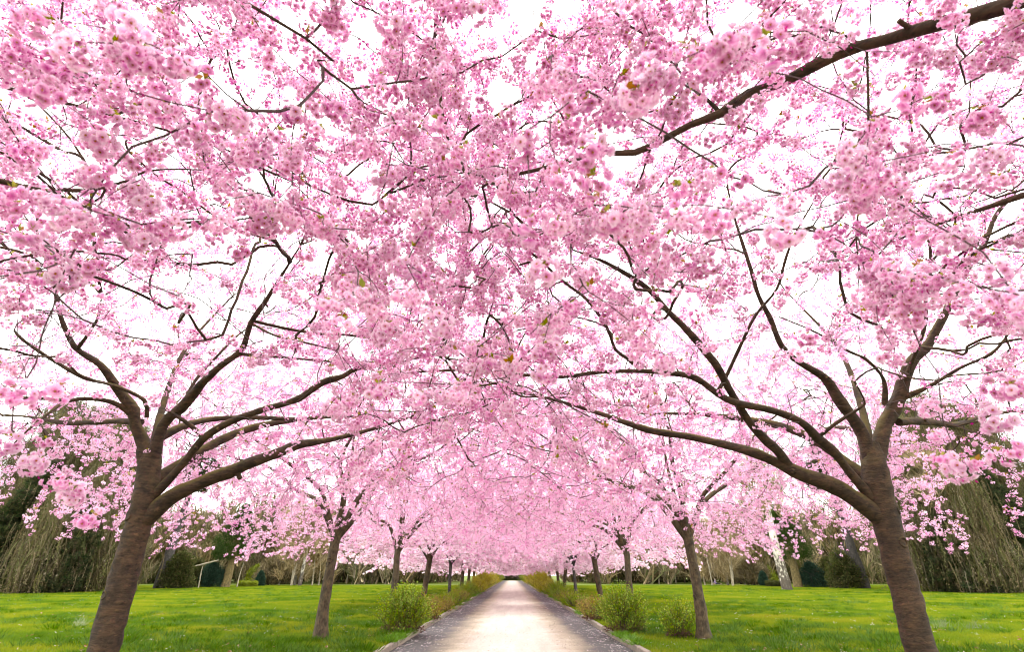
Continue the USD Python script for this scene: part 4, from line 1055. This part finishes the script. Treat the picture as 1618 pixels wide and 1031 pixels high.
x = (PATH_W + rng.normal(0.17, 0.05, n)) * np.where(rng.random(n) < 0.5, -1, 1)
p = np.stack([x, y, np.full(n, 0.005)], 1)
p = p[meshkit.fbm(p * np.array([0, 0.8, 1]) + np.sign(p[:, :1]) * 7, 3, 46) > 0.60]
n = len(p)
tag(instancer('edge_grass', '/World', [('clump', (v, f), 'grass_blade', c * 1.6) for v, f, c in CLUMPS], p, quats(rng, n, 0.2), rng.uniform(0.5, 1.0, n), rng.integers(0, 3, n)),
    'ragged grass growing over the kerb stones', 'grass', kind='stuff')

def pale_tuft(label, c, w, seed):
    rng = np.random.default_rng(seed)
    t = thing('grass_tuft', label, 'plant', (c[0], c[1], 0))
    out = []
    for k in range(70):
        b = np.array([rng.normal(0, w * 0.35), rng.normal(0, w * 0.2), 0])
        out.append(ribbon(b, b + np.array([rng.normal(0, 0.10), rng.normal(0, 0.06), rng.uniform(0.14, 0.30)]), 0.012, rng, np.array([0.22, 0.27, 0.13]) * rng.uniform(0.6, 1.1), 0.15, 2))
    v, f, col = cat_meshes(out)
    put('blades', (v, f), 'foliage', t, tint=col, kind='stuff')
pale_tuft('pale silvery grass tuft on the shaded lawn right of the leaning right tree', ground(1545, 996), 0.7, 761)
pale_tuft('smaller pale grass tuft close behind the trunk of the leaning right tree', ground(1489, 994), 0.35, 762)
pale_tuft('thin pale grass tuft on the lawn left of the leaning left tree', ground(127, 992), 0.3, 763)

# ------------------------------------------------------------------ trees and shrubs beyond the lawns
def needle_tuft(seed, cols, n=90, size=0.50, w=0.05, droop=0.35):
    rng = np.random.default_rng(seed)
    out = []
    for k in range(n):
        d = rng.normal(0, 1, 3); d[2] = d[2] * 0.7 - droop; d /= np.linalg.norm(d)
        c = np.array(cols[rng.integers(len(cols))]) * rng.uniform(0.55, 1.35)
        out.append(ribbon(d * 0.08 * size, d * size * rng.uniform(0.5, 1.0), w, rng, c, 0.2, 1))
    return cat_meshes(out)
def leaf_ball(seed, cols, n=70, size=0.5):
    rng = np.random.default_rng(seed)
    out = []
    for k in range(n):
        d = rng.normal(0, 1, 3); d /= np.linalg.norm(d)
        out.append(leaflet(d * size * rng.uniform(0.4, 1.0), d + rng.normal(0, 0.6, 3), rng.uniform(0.12, 0.22), rng, np.array(cols[rng.integers(len(cols))]) * rng.uniform(0.6, 1.35)))
    return cat_meshes(out)
def hanging(seed, cols, n=26, length=2.4, spread=0.8, w=0.05):
    """A curtain of thin drooping shoots, hanging from the origin."""
    rng = np.random.default_rng(seed)
    out = []
    for k in range(n):
        b = np.array([rng.normal(0, spread), rng.normal(0, spread), rng.uniform(-0.5, 0.2)])
        L = length * rng.uniform(0.45, 1.0)
        e = b + np.array([rng.normal(0, 0.16 * L), rng.normal(0, 0.16 * L), -L])
        c = np.array(cols[rng.integers(len(cols))]) * rng.uniform(0.6, 1.35)
        out.append(ribbon(b, e, w, rng, c, 0.14, 3))
        for j in range(9):
            p = b + (e - b) * rng.uniform(0.1, 1)
            out.append(leaflet(p, np.array([rng.normal(0, 1), rng.normal(0, 1), -0.8]), rng.uniform(0.10, 0.2), rng, c * rng.uniform(0.9, 1.4)))
    return cat_meshes(out)
def bare_spray(seed, cols, n=20, length=2.2, w=0.07):
    """Bare twigs fanning upward from the origin."""
    rng = np.random.default_rng(seed)
    out = []
    for k in range(n):
        d = np.array([rng.normal(0, 0.42), rng.normal(0, 0.42), 1.0])
        L = length * rng.uniform(0.4, 1.0)
        b = np.array([rng.normal(0, 0.2), rng.normal(0, 0.2), rng.uniform(-0.3, 0.6)])
        c = np.array(cols[rng.integers(len(cols))]) * rng.uniform(0.65, 1.3)
        e = b + d / np.linalg.norm(d) * L
        out.append(ribbon(b, e, w, rng, c, 0.08, 2))
        for j in range(3):
            p = b + (e - b) * rng.uniform(0.3, 0.9)
            out.append(ribbon(p, p + np.array([rng.normal(0, 0.35), rng.normal(0, 0.35), rng.uniform(0.2, 0.7)]), w * 0.6, rng, c, 0.1, 1))
    return cat_meshes(out)
DARKG = [(0.030, 0.052, 0.020), (0.044, 0.068, 0.022), (0.075, 0.078, 0.030), (0.034, 0.044, 0.024), (0.095, 0.080, 0.042)]
OLIVE = [(0.060, 0.075, 0.020), (0.085, 0.090, 0.028), (0.050, 0.065, 0.020), (0.10, 0.085, 0.035)]
TEAL = [(0.032, 0.070, 0.045), (0.045, 0.085, 0.055), (0.028, 0.052, 0.034)]
LIME = [(0.22, 0.26, 0.022), (0.28, 0.30, 0.03), (0.17, 0.22, 0.02)]
BROWN = [(0.15, 0.118, 0.066), (0.19, 0.152, 0.085), (0.115, 0.094, 0.062), (0.15, 0.145, 0.056), (0.09, 0.10, 0.036)]
TAN = [(0.32, 0.245, 0.13), (0.27, 0.205, 0.11), (0.38, 0.30, 0.165), (0.22, 0.18, 0.10)]
ORANGE = [(0.40, 0.22, 0.085), (0.33, 0.20, 0.085), (0.45, 0.29, 0.13)]
IVY = [(0.040, 0.075, 0.016), (0.060, 0.095, 0.018), (0.032, 0.060, 0.016)]
FOL = {
    'dark': ([needle_tuft(800 + k, DARKG) for k in range(3)], 'foliage', 'needle_tuft'), 'olive': ([leaf_ball(805 + k, OLIVE) for k in range(3)], 'foliage', 'leaf_clump'),
    'teal': ([leaf_ball(810 + k, TEAL) for k in range(3)], 'foliage', 'leaf_clump'), 'lime': ([leaf_ball(815 + k, LIME, 60) for k in range(3)], 'foliage', 'leaf_clump'),
    'ivy': ([leaf_ball(820 + k, IVY) for k in range(3)], 'foliage', 'leaf_clump'),
    'weep': ([hanging(825 + k, BROWN) for k in range(3)], 'twiggy', 'drooping_shoots'), 'bare': ([bare_spray(830 + k, TAN) for k in range(3)], 'twiggy', 'bare_twigs'),
    'brush': ([bare_spray(835 + k, TAN + BROWN, 24, 1.6, 0.09) for k in range(3)], 'twiggy', 'bare_twigs'), 'wood': ([bare_spray(845 + k, TAN + BROWN, 30, 2.4, 0.13) for k in range(4)], 'twiggy', 'bare_twigs'), 'reed': ([bare_spray(840 + k, ORANGE, 22, 1.5, 0.04) for k in range(3)], 'twiggy', 'reeds'),
}
def scatter(name, parent, fol, pos, q, sc, rng):
    protos, mat, nm = FOL[fol]
    instancer(name, parent, [(nm, (v, f), mat, c) for v, f, c in protos], pos, q, sc, rng.integers(0, len(protos), len(pos)), kind='stuff')

def egg(rng, n, w, h, z0, top=0.35, shell=0.75, d=None):
    """Points in a crown: widest low down, narrowing to the top by the given share."""
    u = rng.uniform(0, 1, n)
    prof = np.sin(np.pi * np.clip(0.12 + 0.88 * u ** (0.75), 0, 1)) ** 0.6 * (1 - u * (1 - top)) + 0.05
    a, r = rng.uniform(0, 6.28, n), (1 - shell * rng.uniform(0, 1, n) ** 2)
    lob = 0.75 + 0.5 * meshkit.noise(np.stack([np.cos(a) * 1.8, np.sin(a) * 1.8, u * 4.0], 1), int(w * 100) % 97)
    x, y = np.cos(a) * r * prof * lob * w / 2, np.sin(a) * r * prof * lob * (d or w) / 2
    return np.stack([x, y, z0 + u * h], 1), np.stack([np.cos(a), np.sin(a), 0 * a], 1)

def bg(px, py):
    g = ground(px, py)
    return g
def width_m(w, y):     # photo pixels at forward distance y
    return w * (y / 1.122) / 809.0
def height_m(py, y, px=0):
    return at(809, py, y)[2]

def evergreen(name, label, px, py, w, top, fol, seed, n, bark_mat='dark_bark', trunk_r=0.25, bare=0.0, topw=0.3, group=None, cat='tree', trunk_lean=0.0):
    g = bg(px, py)
    Y = g[1]
    W, H = width_m(w, Y), height_m(top, Y)
    rng = np.random.default_rng(seed)
    t = thing(name, label, cat, (g[0], Y, 0), group=group)
    z = np.linspace(-0.1, H * 0.9, 9)
    put('trunk', tube(np.stack([trunk_lean * z + 0.06 * np.sin(z), 0.05 * np.cos(z * 1.3), z], 1), trunk_r * (1.12 - z / H), 9, rough=0.08, seed=seed), bark_mat, t, smooth=60)
    n = int(n * 1.7)
    p, d = egg(rng, n, W, H * (1 - bare), H * bare, topw)
    p[:, 0] += trunk_lean * p[:, 2]
    scatter('crown', t, fol, p, aim(d + np.array([0, 0, 0.35]) + rng.normal(0, 0.3, d.shape), rng), rng.uniform(0.6, 1.3, n) * max(0.5, (W * H) ** 0.5 / 9.5), rng)
    return t

def shrub(label, px, py, w, top, fol, seed, n, name='shrub', cat='shrub'):
    g = bg(px, py)
    Y = g[1]
    W, H = width_m(w, Y), height_m(top, Y)
    rng = np.random.default_rng(seed)
    t = thing(name, label, cat, (g[0], Y, 0))
    st = [tube(np.array([(0, 0, -0.1), (rng.normal(0, .15) * W, rng.normal(0, .1) * W, H * 0.4), (rng.normal(0, .25) * W, rng.normal(0, .15) * W, H * 0.75)]), (0.07, 0.05, 0.02), 5) for k in range(7)]
    put('stems', cat_meshes(st), 'dark_bark', t, kind='stuff')
    p, d = egg(rng, n, W, H * 0.92, 0.1, 0.5, 0.85, W * 0.7)
    k = H / 3.6
    scatter('crown', t, fol, p, aim(d * 0.7 + np.array([0, 0, 0.8]), rng), rng.uniform(0.7, 1.3, n) * np.clip(k, 0.45, 1.6), rng)

def weeping(label, px, py, w, top, seed, n, trunk_r=0.2, bark_mat='grey_bark', lean=0.0, low=0.12):
    g = bg(px, py)
    Y = g[1]
    W, H = width_m(w, Y), height_m(top, Y)
    rng = np.random.default_rng(seed)
    t = thing('weeping_tree', label, 'tree', (g[0], Y, 0))
    z = np.linspace(-0.1, H * 0.92, 10)
    put('trunk', tube(np.stack([lean * z + 0.1 * np.sin(z * 0.7), 0.08 * np.cos(z), z], 1), trunk_r * (1.15 - z / H), 9, rough=0.06, seed=seed), bark_mat, t, smooth=60)
    spots = []
    for k in range(16):
        a, z0 = rng.uniform(0, 6.28), H * rng.uniform(0.3, 0.9)
        R = W / 2 * rng.uniform(0.6, 1.05) * (1.15 - 0.6 * z0 / H)
        s = np.linspace(0, 1, 6)
        line = np.stack([lean * z0 + np.cos(a) * R * s, np.sin(a) * R * s, z0 + H * 0.10 * np.sin(s * 2.6) - 0.02 * H * s], 1)
        put('limb', tube(line, 0.07 * (1 - 0.8 * s), 5), bark_mat, t)
        for q in range(n // 16):
            f = rng.uniform(0.25, 1.0)
            c = np.array([np.interp(f, s, line[:, j]) for j in range(3)]) + rng.normal(0, 0.35, 3)
            while c[2] > low * H + 1.2:
                spots.append(c.copy()); c[2] -= rng.uniform(1.4, 3.4); c[:2] += rng.normal(0, 0.3, 2)
                if rng.random() < 0.16:
                    break
    p = np.array(spots)
    scatter('crown', t, 'weep', p, quats(rng, len(p), 0.12), rng.uniform(0.7, 1.25, len(p)), rng)

def bare_tree(label, px, py, top, seed, n, r=0.13, bark_mat='pale_bark', lean=0.0, fork=False, group=None, w=46, fol='bare', start=0.35, name='bare_tree'):
    g = bg(px, py)
    Y = g[1]
    W, H = width_m(w, Y), height_m(top, Y)
    rng = np.random.default_rng(seed)
    t = thing(name, label, 'tree', (g[0], Y, 0), group=group)
    z = np.linspace(-0.1, H, 10)
    put('trunk', tube(np.stack([lean * z + 0.10 * np.sin(z * 0.6 + seed), 0.06 * np.cos(z), z], 1), r * (1.15 - z / H), 8, rough=0.06, seed=seed), bark_mat, t, smooth=60)
    if fork:
        put('second_trunk', tube(np.stack([0.10 + (0.07 + lean) * z + 0.06 * np.sin(z * 0.6), 0.06 * np.cos(z), z], 1), 0.75 * r * (1.1 - z / H), 8), bark_mat, t, smooth=60)
    u = rng.uniform(start, 1, n)
    rr = W / 2 * rng.uniform(0.05, 1, n) * (1.15 - 0.6 * u)
    a = rng.uniform(0, 6.28, n)
    p = np.stack([lean * u * H + np.cos(a) * rr, np.sin(a) * rr, u * H - rr * 0.3], 1)
    for k in range(9):
        u0, a0 = rng.uniform(start, 0.8), rng.uniform(0, 6.28)
        R = W / 2 * (1.1 - 0.6 * u0)
        s = np.linspace(0, 1, 5)
        put('limb', tube(np.stack([lean * u0 * H + np.cos(a0) * R * s, np.sin(a0) * R * s, u0 * H + R * 0.9 * s ** 0.8], 1), r * 0.4 * (1 - 0.8 * s), 5), bark_mat, t)
    scatter('crown', t, fol, p, aim(np.stack([np.cos(a) * 0.5, np.sin(a) * 0.5, np.ones(n)], 1), rng), rng.uniform(0.8, 1.5, n), rng)
    return t

def clipped_hedge(label, px0, px1, py, top, seed, fol='olive', name='hedge', depth=1.2):
    a, b = ground(px0, py), ground(px1, py)
    Y = a[1]
    W, H = b[0] - a[0], height_m(top, Y)
    rng = np.random.default_rng(seed)
    n = int(200 + 60 * W)
    t = thing(name, label, 'hedge', ((a[0] + b[0]) / 2, Y, 0))
    st = [tube(np.array([(x, 0, -0.05), (x + 0.05, 0.03, H * 0.5), (x - 0.04, 0.0, H * 0.8)]), (0.03, 0.02, 0.01), 5) for x in np.linspace(-W * 0.45, W * 0.45, max(3, int(W / 0.5)))]
    put('stems', cat_meshes(st), 'dark_bark', t, kind='stuff')
    p = rng.uniform(-1, 1, (n, 3))
    ax = rng.integers(0, 3, n)
    p[np.arange(n), ax] = np.sign(p[np.arange(n), ax]) * rng.uniform(0.9, 1.0, n)
    p = p * np.array([W / 2 - 0.1, depth / 2, H / 2 - 0.1]) + np.array([0, 0, H / 2])
    p[:, 2] = np.maximum(p[:, 2], 0.12)
    scatter('foliage', t, fol, p, quats(rng, n, 3.1), rng.uniform(0.32, 0.5, n), rng)

def spire(label, px, py, w, top, seed, n=260, fol='teal'):
    evergreen('clipped_cypress', label, px, py, w, top, fol, seed, n, trunk_r=0.08, topw=0.55)

for s, side, other in ((-1, 'left', 'left'), (1, 'right', 'right')):
    mx = (lambda x: x) if s < 0 else (lambda x: 1617 - x)
    sd = 900 if s < 0 else 1000
    # the dark mass at the picture's edge
    evergreen('conifer', f'broad black-green conifer filling the far {side} edge behind the lawn', mx(8), 937, 150, 735, 'dark', sd + 1, 640, topw=0.5)
    evergreen('conifer', f'dark conifer second from the {side} edge, its foot in deep shade', mx(78), 938, 110, 775, 'dark', sd + 2, 520, topw=0.45)
    evergreen('conifer', f'mid green ivy-covered conifer third from the {side} edge', mx(126), 936, 64, 800, 'ivy', sd + 3, 360, topw=0.4)
    weeping(f'tall brown weeping tree hanging over the conifers at the {side} edge', mx(34), 934, 230, 610, sd + 4, 430, lean=-0.02 * s)
    weeping(f'second brown weeping tree behind the dark conifers near the {side} edge', mx(96), 932, 180, 650, sd + 25, 330)
    weeping(f'brown weeping tree with drooping curtains just outside the leaning {side} trunk', mx(132), 936, 110, 650, sd + 5, 300, trunk_r=0.13, low=0.05)
    weeping(f'thin brown weeping sapling in front of the dark conifers at the {side} edge', mx(52), 938.5, 60, 750, sd + 27, 100, trunk_r=0.10, low=0.04)
    evergreen('pine_tree', f'tall dark straight trunk with a high sparse crown inside the leaning {side} tree', mx(250), 931, 90, 690, 'dark', sd + 6, 160, trunk_r=0.62, bare=0.62, trunk_lean=0.07 * -s)
    evergreen('conifer', f'tall olive evergreen showing behind the weeping trees on the {side}', mx(52), 929, 190, 690, 'olive', sd + 26, 420, topw=0.5)
    shrub(f'olive evergreen shrub at the foot of the tall dark trunk on the {side}', mx(278), 931, 56, 874, 'olive', sd + 7, 200)
    shrub(f'blue-green rounded shrub beside the ivy-clad trunk on the {side}', mx(330), 929, 52, 890, 'teal', sd + 8, 190)
    shrub(f'brownish olive shrub between the blue-green shrub and the dark trunk on the {side}', mx(302), 929, 40, 884, 'olive', sd + 9, 130)
    evergreen('ivy_clad_tree', f'ivy-clad brown trunk under a dark green crown on the {side} lawn edge', mx(355), 929, 70, 800, 'ivy', sd + 10, 300, bark_mat='ivy_bark', trunk_r=0.60, bare=0.34, trunk_lean=0.06 * -s)
    clipped_hedge(f'low clipped box hedge on the {side} between trunk and cypress', min(mx(376), mx(404)), max(mx(376), mx(404)), 928, 919.5, sd + 11, fol='lime' if s < 0 else 'olive')
    spire(f'small clipped dark cypress standing by the low box hedge on the {side}', mx(409), 927, 15, 905, sd + 12)
    shrub(f'fresh lime-green shrub glowing behind the clipped cypress on the {side}', mx(402), 924, 34, 893, 'lime', sd + 13, 120)
    shrub(f'brown leafless thicket next to the clipped cypress on the {side}', mx(424), 926, 34, 893, 'brush', sd + 14, 120, name='thicket')
    shrub(f'second brown leafless thicket farther along the {side} wood edge', mx(446), 924, 34, 890, 'brush', sd + 15, 110, name='thicket')
    shrub(f'lime-green willow bush behind the third cherry trunk on the {side}', mx(655), 920.5, 36, 893, 'lime', sd + 16, 150)
    shrub(f'orange-brown reed bed at the end of the {side} lawn', mx(697), 919.5, 42, 906, 'reed', sd + 17, 130, name='reed_bed', cat='reeds')
    clipped_hedge(f'long low brown hedge along the wood at the back of the {side} lawn', min(mx(530), mx(620)), max(mx(530), mx(620)), 921, 917, sd + 18, name='hedge')
    # bare wood
    rng = np.random.default_rng(sd + 30)
    WOOD = [(459, 926.5, 'pale_bark', 0.17, True, 0.0), (492, 926, 'pale_bark', 0.12, False, 0.02), (503, 925.5, 'pale_bark', 0.12, False, 0.03), (466, 925.5, 'grey_bark', 0.2, False, 0.0), (548, 923, 'pale_bark', 0.14, False, 0.0), (575, 923.5, 'pale_bark', 0.16, False, 0.0),
            (440, 925, 'grey_bark', 0.13, False, 0.01), (520, 923, 'grey_bark', 0.15, False, 0.0), (535, 922, 'brown_bark', 0.16, False, 0.02), (562, 922, 'brown_bark', 0.15, False, -0.02), (590, 922.5, 'grey_bark', 0.16, False, 0.01),
            (604, 921.5, 'brown_bark', 0.16, False, 0.0), (628, 921.5, 'grey_bark', 0.17, False, 0.02), (640, 921, 'brown_bark', 0.18, False, 0.0), (470, 923, 'brown_bark', 0.15, False, 0.0), (510, 922, 'brown_bark', 0.16, False, 0.0)]
    names = {'pale_bark': 'pale', 'grey_bark': 'grey', 'brown_bark': 'brown'}
    seen = {}
    for i, (x, y, bk, r, fk, ln) in enumerate(WOOD):
        c = seen[bk] = seen.get(bk, 0) + 1
        if fk:
            lab = f'pale twin-stemmed bare tree at the {side} wood edge'
        else:
            lab = None
        bare_tree(lab or f'bare {names[bk]}-trunked tree of the {side} wood, {ORD[c - 1]} from the outer end', mx(x), y, rng.uniform(800, 840), sd + 31 + i, 34, r=r, bark_mat=bk, fork=fk, lean=ln * -s, group=f'bare trees of the {side} wood', w=rng.uniform(34, 52), start=0.12)
# what only one side has
bare_tree('slender leaning white birch at the wood edge on the left', 472, 926.5, 790, 1101, 30, r=0.30, bark_mat='birch_bark', lean=0.10, name='birch_tree')
bare_tree('stout white-barked birch standing forward on the right lawn', 1244, 933.5, 700, 1102, 46, r=0.52, bark_mat='birch_bark', lean=-0.05, name='birch_tree', w=90, start=0.5)
bare_tree('pale trunk leaning slightly against the black conifers at the far right', 1566, 938, 720, 1103, 30, r=0.42, bark_mat='grey_bark', lean=-0.16, name='leaning_tree', w=80, start=0.6)

def crooked(label, px, py, lines, seed, bark_mat, twigs=True):
    g = ground(px, py)
    Y = g[1]
    t = thing('crooked_tree', label, 'tree', (g[0], Y, 0))
    for i, ln in enumerate(lines):
        q = smooth_line([(*(at(a, b, Y + dy) - np.array([g[0], Y, 0])), r) for a, b, dy, r in ln], 0.35)
        put('trunk' if i == 0 else 'limb', tube(q[:, :3], q[:, 3], 8, cap=True, rough=0.08, seed=seed), bark_mat, t, smooth=60)
crooked('bare crooked tree with bent dark limbs beside the dark trunk on the right', 1362, 931,
        [[(1362, 932, 0, .22), (1356, 910, 0, .2), (1347, 892, .3, .18), (1340, 880, .3, .13), (1334, 868, .5, .1), (1332, 855, .5, .05)], [(1347, 889, .3, .15), (1338, 886, -.2, .12), (1326, 882, -.6, .09), (1319, 874, -.8, .06)],
         [(1345, 893, .3, .12), (1332, 893, .8, .09), (1322, 888, 1.0, .06), (1316, 880, 1.2, .03)], [(1328, 883, -.5, .09), (1329, 872, -.6, .07), (1323, 858, -.9, .04)], [(1345, 882, .3, .1), (1349, 866, .2, .07), (1345, 850, 0, .03)]], 1110, 'dark_bark')
crooked('pale thin stake-like tree with a long bent branch on the left', 295, 930.5,
        [[(295, 931.5, 0, .10), (297, 915, 0, .09), (299, 902, 0, .08), (303, 897, 0, .08), (315, 894, 0, .10), (330, 890, 0, .10), (345, 886, 0, .05)], [(313, 931, .4, .08), (316, 915, .3, .07), (318, 904, .2, .06), (321, 893, .1, .04)]], 1111, 'pale_bark')
crooked('thin yellowish leaning sapling between ivy trunk and box hedge on the left', 375, 929, [[(374, 930, 0, .09), (378, 912, 0, .07), (382, 899, 0, .05), (386, 888, 0, .02)]], 1112, 'pale_bark')

# the wood behind everything: one mass, far off
rng = np.random.default_rng(1200)
wp, wq = [], []
for k in range(3000):
    s = 1 if rng.random() < 0.5 else -1
    Y = rng.uniform(108, 175)
    X = s * rng.uniform(14, 150)
    wp.append((X, Y, 12.0 * rng.uniform(0.0, 1.0) ** 1.3 * (0.6 + 0.4 * min(1, (abs(X) - 10) / 30))))
wp = np.array(wp)
wood = thing('far_wood', 'hazy brown leafless wood closing the view behind the lawns', 'wood', (0, 0, 0), kind='stuff')
scatter('bare_crowns', wood, 'wood', wp, quats(rng, len(wp), 0.25), rng.uniform(1.6, 2.9, len(wp)), rng)
wp2 = wp[rng.random(len(wp)) < 0.45] * np.array([1, 1, 0.25])
scatter('undergrowth', wood, 'brush', wp2, quats(rng, len(wp2), 0.3), rng.uniform(1.2, 2.2, len(wp2)), rng)

# ------------------------------------------------------------------ far end of the path
b = thing('garden_house', 'pinkish rendered house wall closing the far end of the path', 'house', (-1.0, 206.0, 0))
put('wall', block(-8, 8, 0, 7, -0.2, 5.6, np.random.default_rng(3), 0.02), 'wall_render', b)
rv = np.array([(-8.5, -0.5, 5.55), (8.5, -0.5, 5.55), (8.5, 7.5, 5.55), (-8.5, 7.5, 5.55), (-8.5, 3.5, 8.6), (8.5, 3.5, 8.6), (-8.5, -0.5, 5.4), (8.5, -0.5, 5.4), (8.5, 7.5, 5.4), (-8.5, 7.5, 5.4)])
put('roof', (rv, np.array([(0, 1, 5), (0, 5, 4), (2, 3, 4), (2, 4, 5), (1, 2, 5), (3, 0, 4), (6, 7, 1), (6, 1, 0), (7, 8, 2), (7, 2, 1), (8, 9, 3), (8, 3, 2), (9, 6, 0), (9, 0, 3), (6, 8, 7), (6, 9, 8)])), 'roof_tile', b)
for x in (-5.2, 5.2):
    w = put('window', block(x - 0.6, x + 0.6, -0.06, 0.10, 1.4, 3.0, np.random.default_rng(4), 0.02), 'white_paint', b)
    put('pane', block(x - 0.48, x + 0.48, -0.10, -0.05, 1.55, 2.85, np.random.default_rng(4), 0.005), 'pane_dark', str(w.GetPath()))
def yew(label, x0, x1, y, h, seed, fol='dark'):
    rng = np.random.default_rng(seed)
    W = x1 - x0
    t = thing('yew_hedge', label, 'hedge', ((x0 + x1) / 2, y, 0))
    put('stems', cat_meshes([tube(np.array([(x, 0, -0.1), (x + .05, 0, h * .6), (x, 0.05, h * 0.85)]), (0.08, 0.06, 0.03), 5) for x in np.linspace(-W * .4, W * .4, 4)]), 'dark_bark', t, kind='stuff')
    n = int(130 * W)
    p = rng.uniform(-1, 1, (n, 3)); ax = rng.integers(0, 3, n)
    p[np.arange(n), ax] = np.sign(p[np.arange(n), ax]) * rng.uniform(0.85, 1, n)
    p = p * np.array([W / 2, 0.9, h / 2 - 0.1]) + np.array([0, 0, h / 2])
    scatter('foliage', t, fol, p, quats(rng, n, 3.1), rng.uniform(0.5, 0.9, n), rng)
yew('dark clipped yew block left of the gap at the path end', -4.6, -2.0, 197, 3.3, 1301)
yew('wide dark clipped yew block right of the gap at the path end', 1.0, 5.4, 196.5, 3.4, 1302)
yew('low yellow-green hedge across the end of the path in front of the house', -1.9, 1.0, 199, 1.75, 1303, 'olive')

# ------------------------------------------------------------------ a person sitting on the far right lawn
import manifold3d as m3
def limb_hull(a, ra, b, rb):
    s = lambda c, r: m3.Manifold.sphere(r, 14).translate([float(x) for x in c])
    return m3.Manifold.batch_hull([s(a, ra), s(b, rb)])
g = ground(1131.5, 924.5)
person = thing('person', 'person in a lilac top sitting on the far right lawn with legs stretched out', 'person', (g[0], g[1], 0))
J = dict(hip=(0, 0, .13), chest=(-.12, 0, .48), neck=(-.10, 0, .62), hd=(-.08, 0, .76))
torso = limb_hull(J['hip'], .14, J['chest'], .145) + limb_hull((-.11, .16, .56), .06, (-.11, -.16, .56), .06)
body = torso + limb_hull(J['neck'], .05, J['hd'], .06)
arms = None
for sgn in (-1, 1):
    arm = limb_hull((-.11, sgn * .19, .55), .05, (-.28, sgn * .25, .30), .042) + limb_hull((-.28, sgn * .25, .30), .042, (-.33, sgn * .26, .06), .03) + limb_hull((-.33, sgn * .26, .05), .03, (-.25, sgn * .27, .03), .022)
    body = body + arm
    body = body + limb_hull((.0, sgn * .09, .12), .09, (.45, sgn * .13, .20), .065) + limb_hull((.45, sgn * .13, .20), .06, (.86, sgn * .15, .07), .042) + limb_hull((.86, sgn * .15, .06), .04, (.90, sgn * .17, .20), .03)
head = m3.Manifold.sphere(.105, 20).scale([0.95, 0.8, 1.15]).translate([-.07, 0, .80]) + m3.Manifold.sphere(.02, 8).translate([.035, 0, .79])
put('body', body + head, 'skin', person, smooth=60)
put('hair', m3.Manifold.sphere(.115, 18).scale([1, .85, 1.1]).translate([-.095, 0, .83]) - m3.Manifold.cube([.3, .4, .16], True).translate([.09, 0, .76]), 'hair', person, smooth=60)
put('top', limb_hull((0, 0, .15), .155, J['chest'], .16) + limb_hull((-.11, .17, .56), .072, (-.11, -.17, .56), .072) + limb_hull((-.11, .19, .55), .062, (-.28, .25, .30), .055) + limb_hull((-.11, -.19, .55), .062, (-.28, -.25, .30), .055), 'lilac_cloth', person, smooth=60)
legs = None
for sgn in (-1, 1):
    l = limb_hull((.0, sgn * .09, .125), .105, (.45, sgn * .13, .20), .078) + limb_hull((.45, sgn * .13, .20), .07, (.78, sgn * .147, .10), .055)
    legs = l if legs is None else legs + l
put('trousers', legs, 'dark_cloth', person, smooth=60)
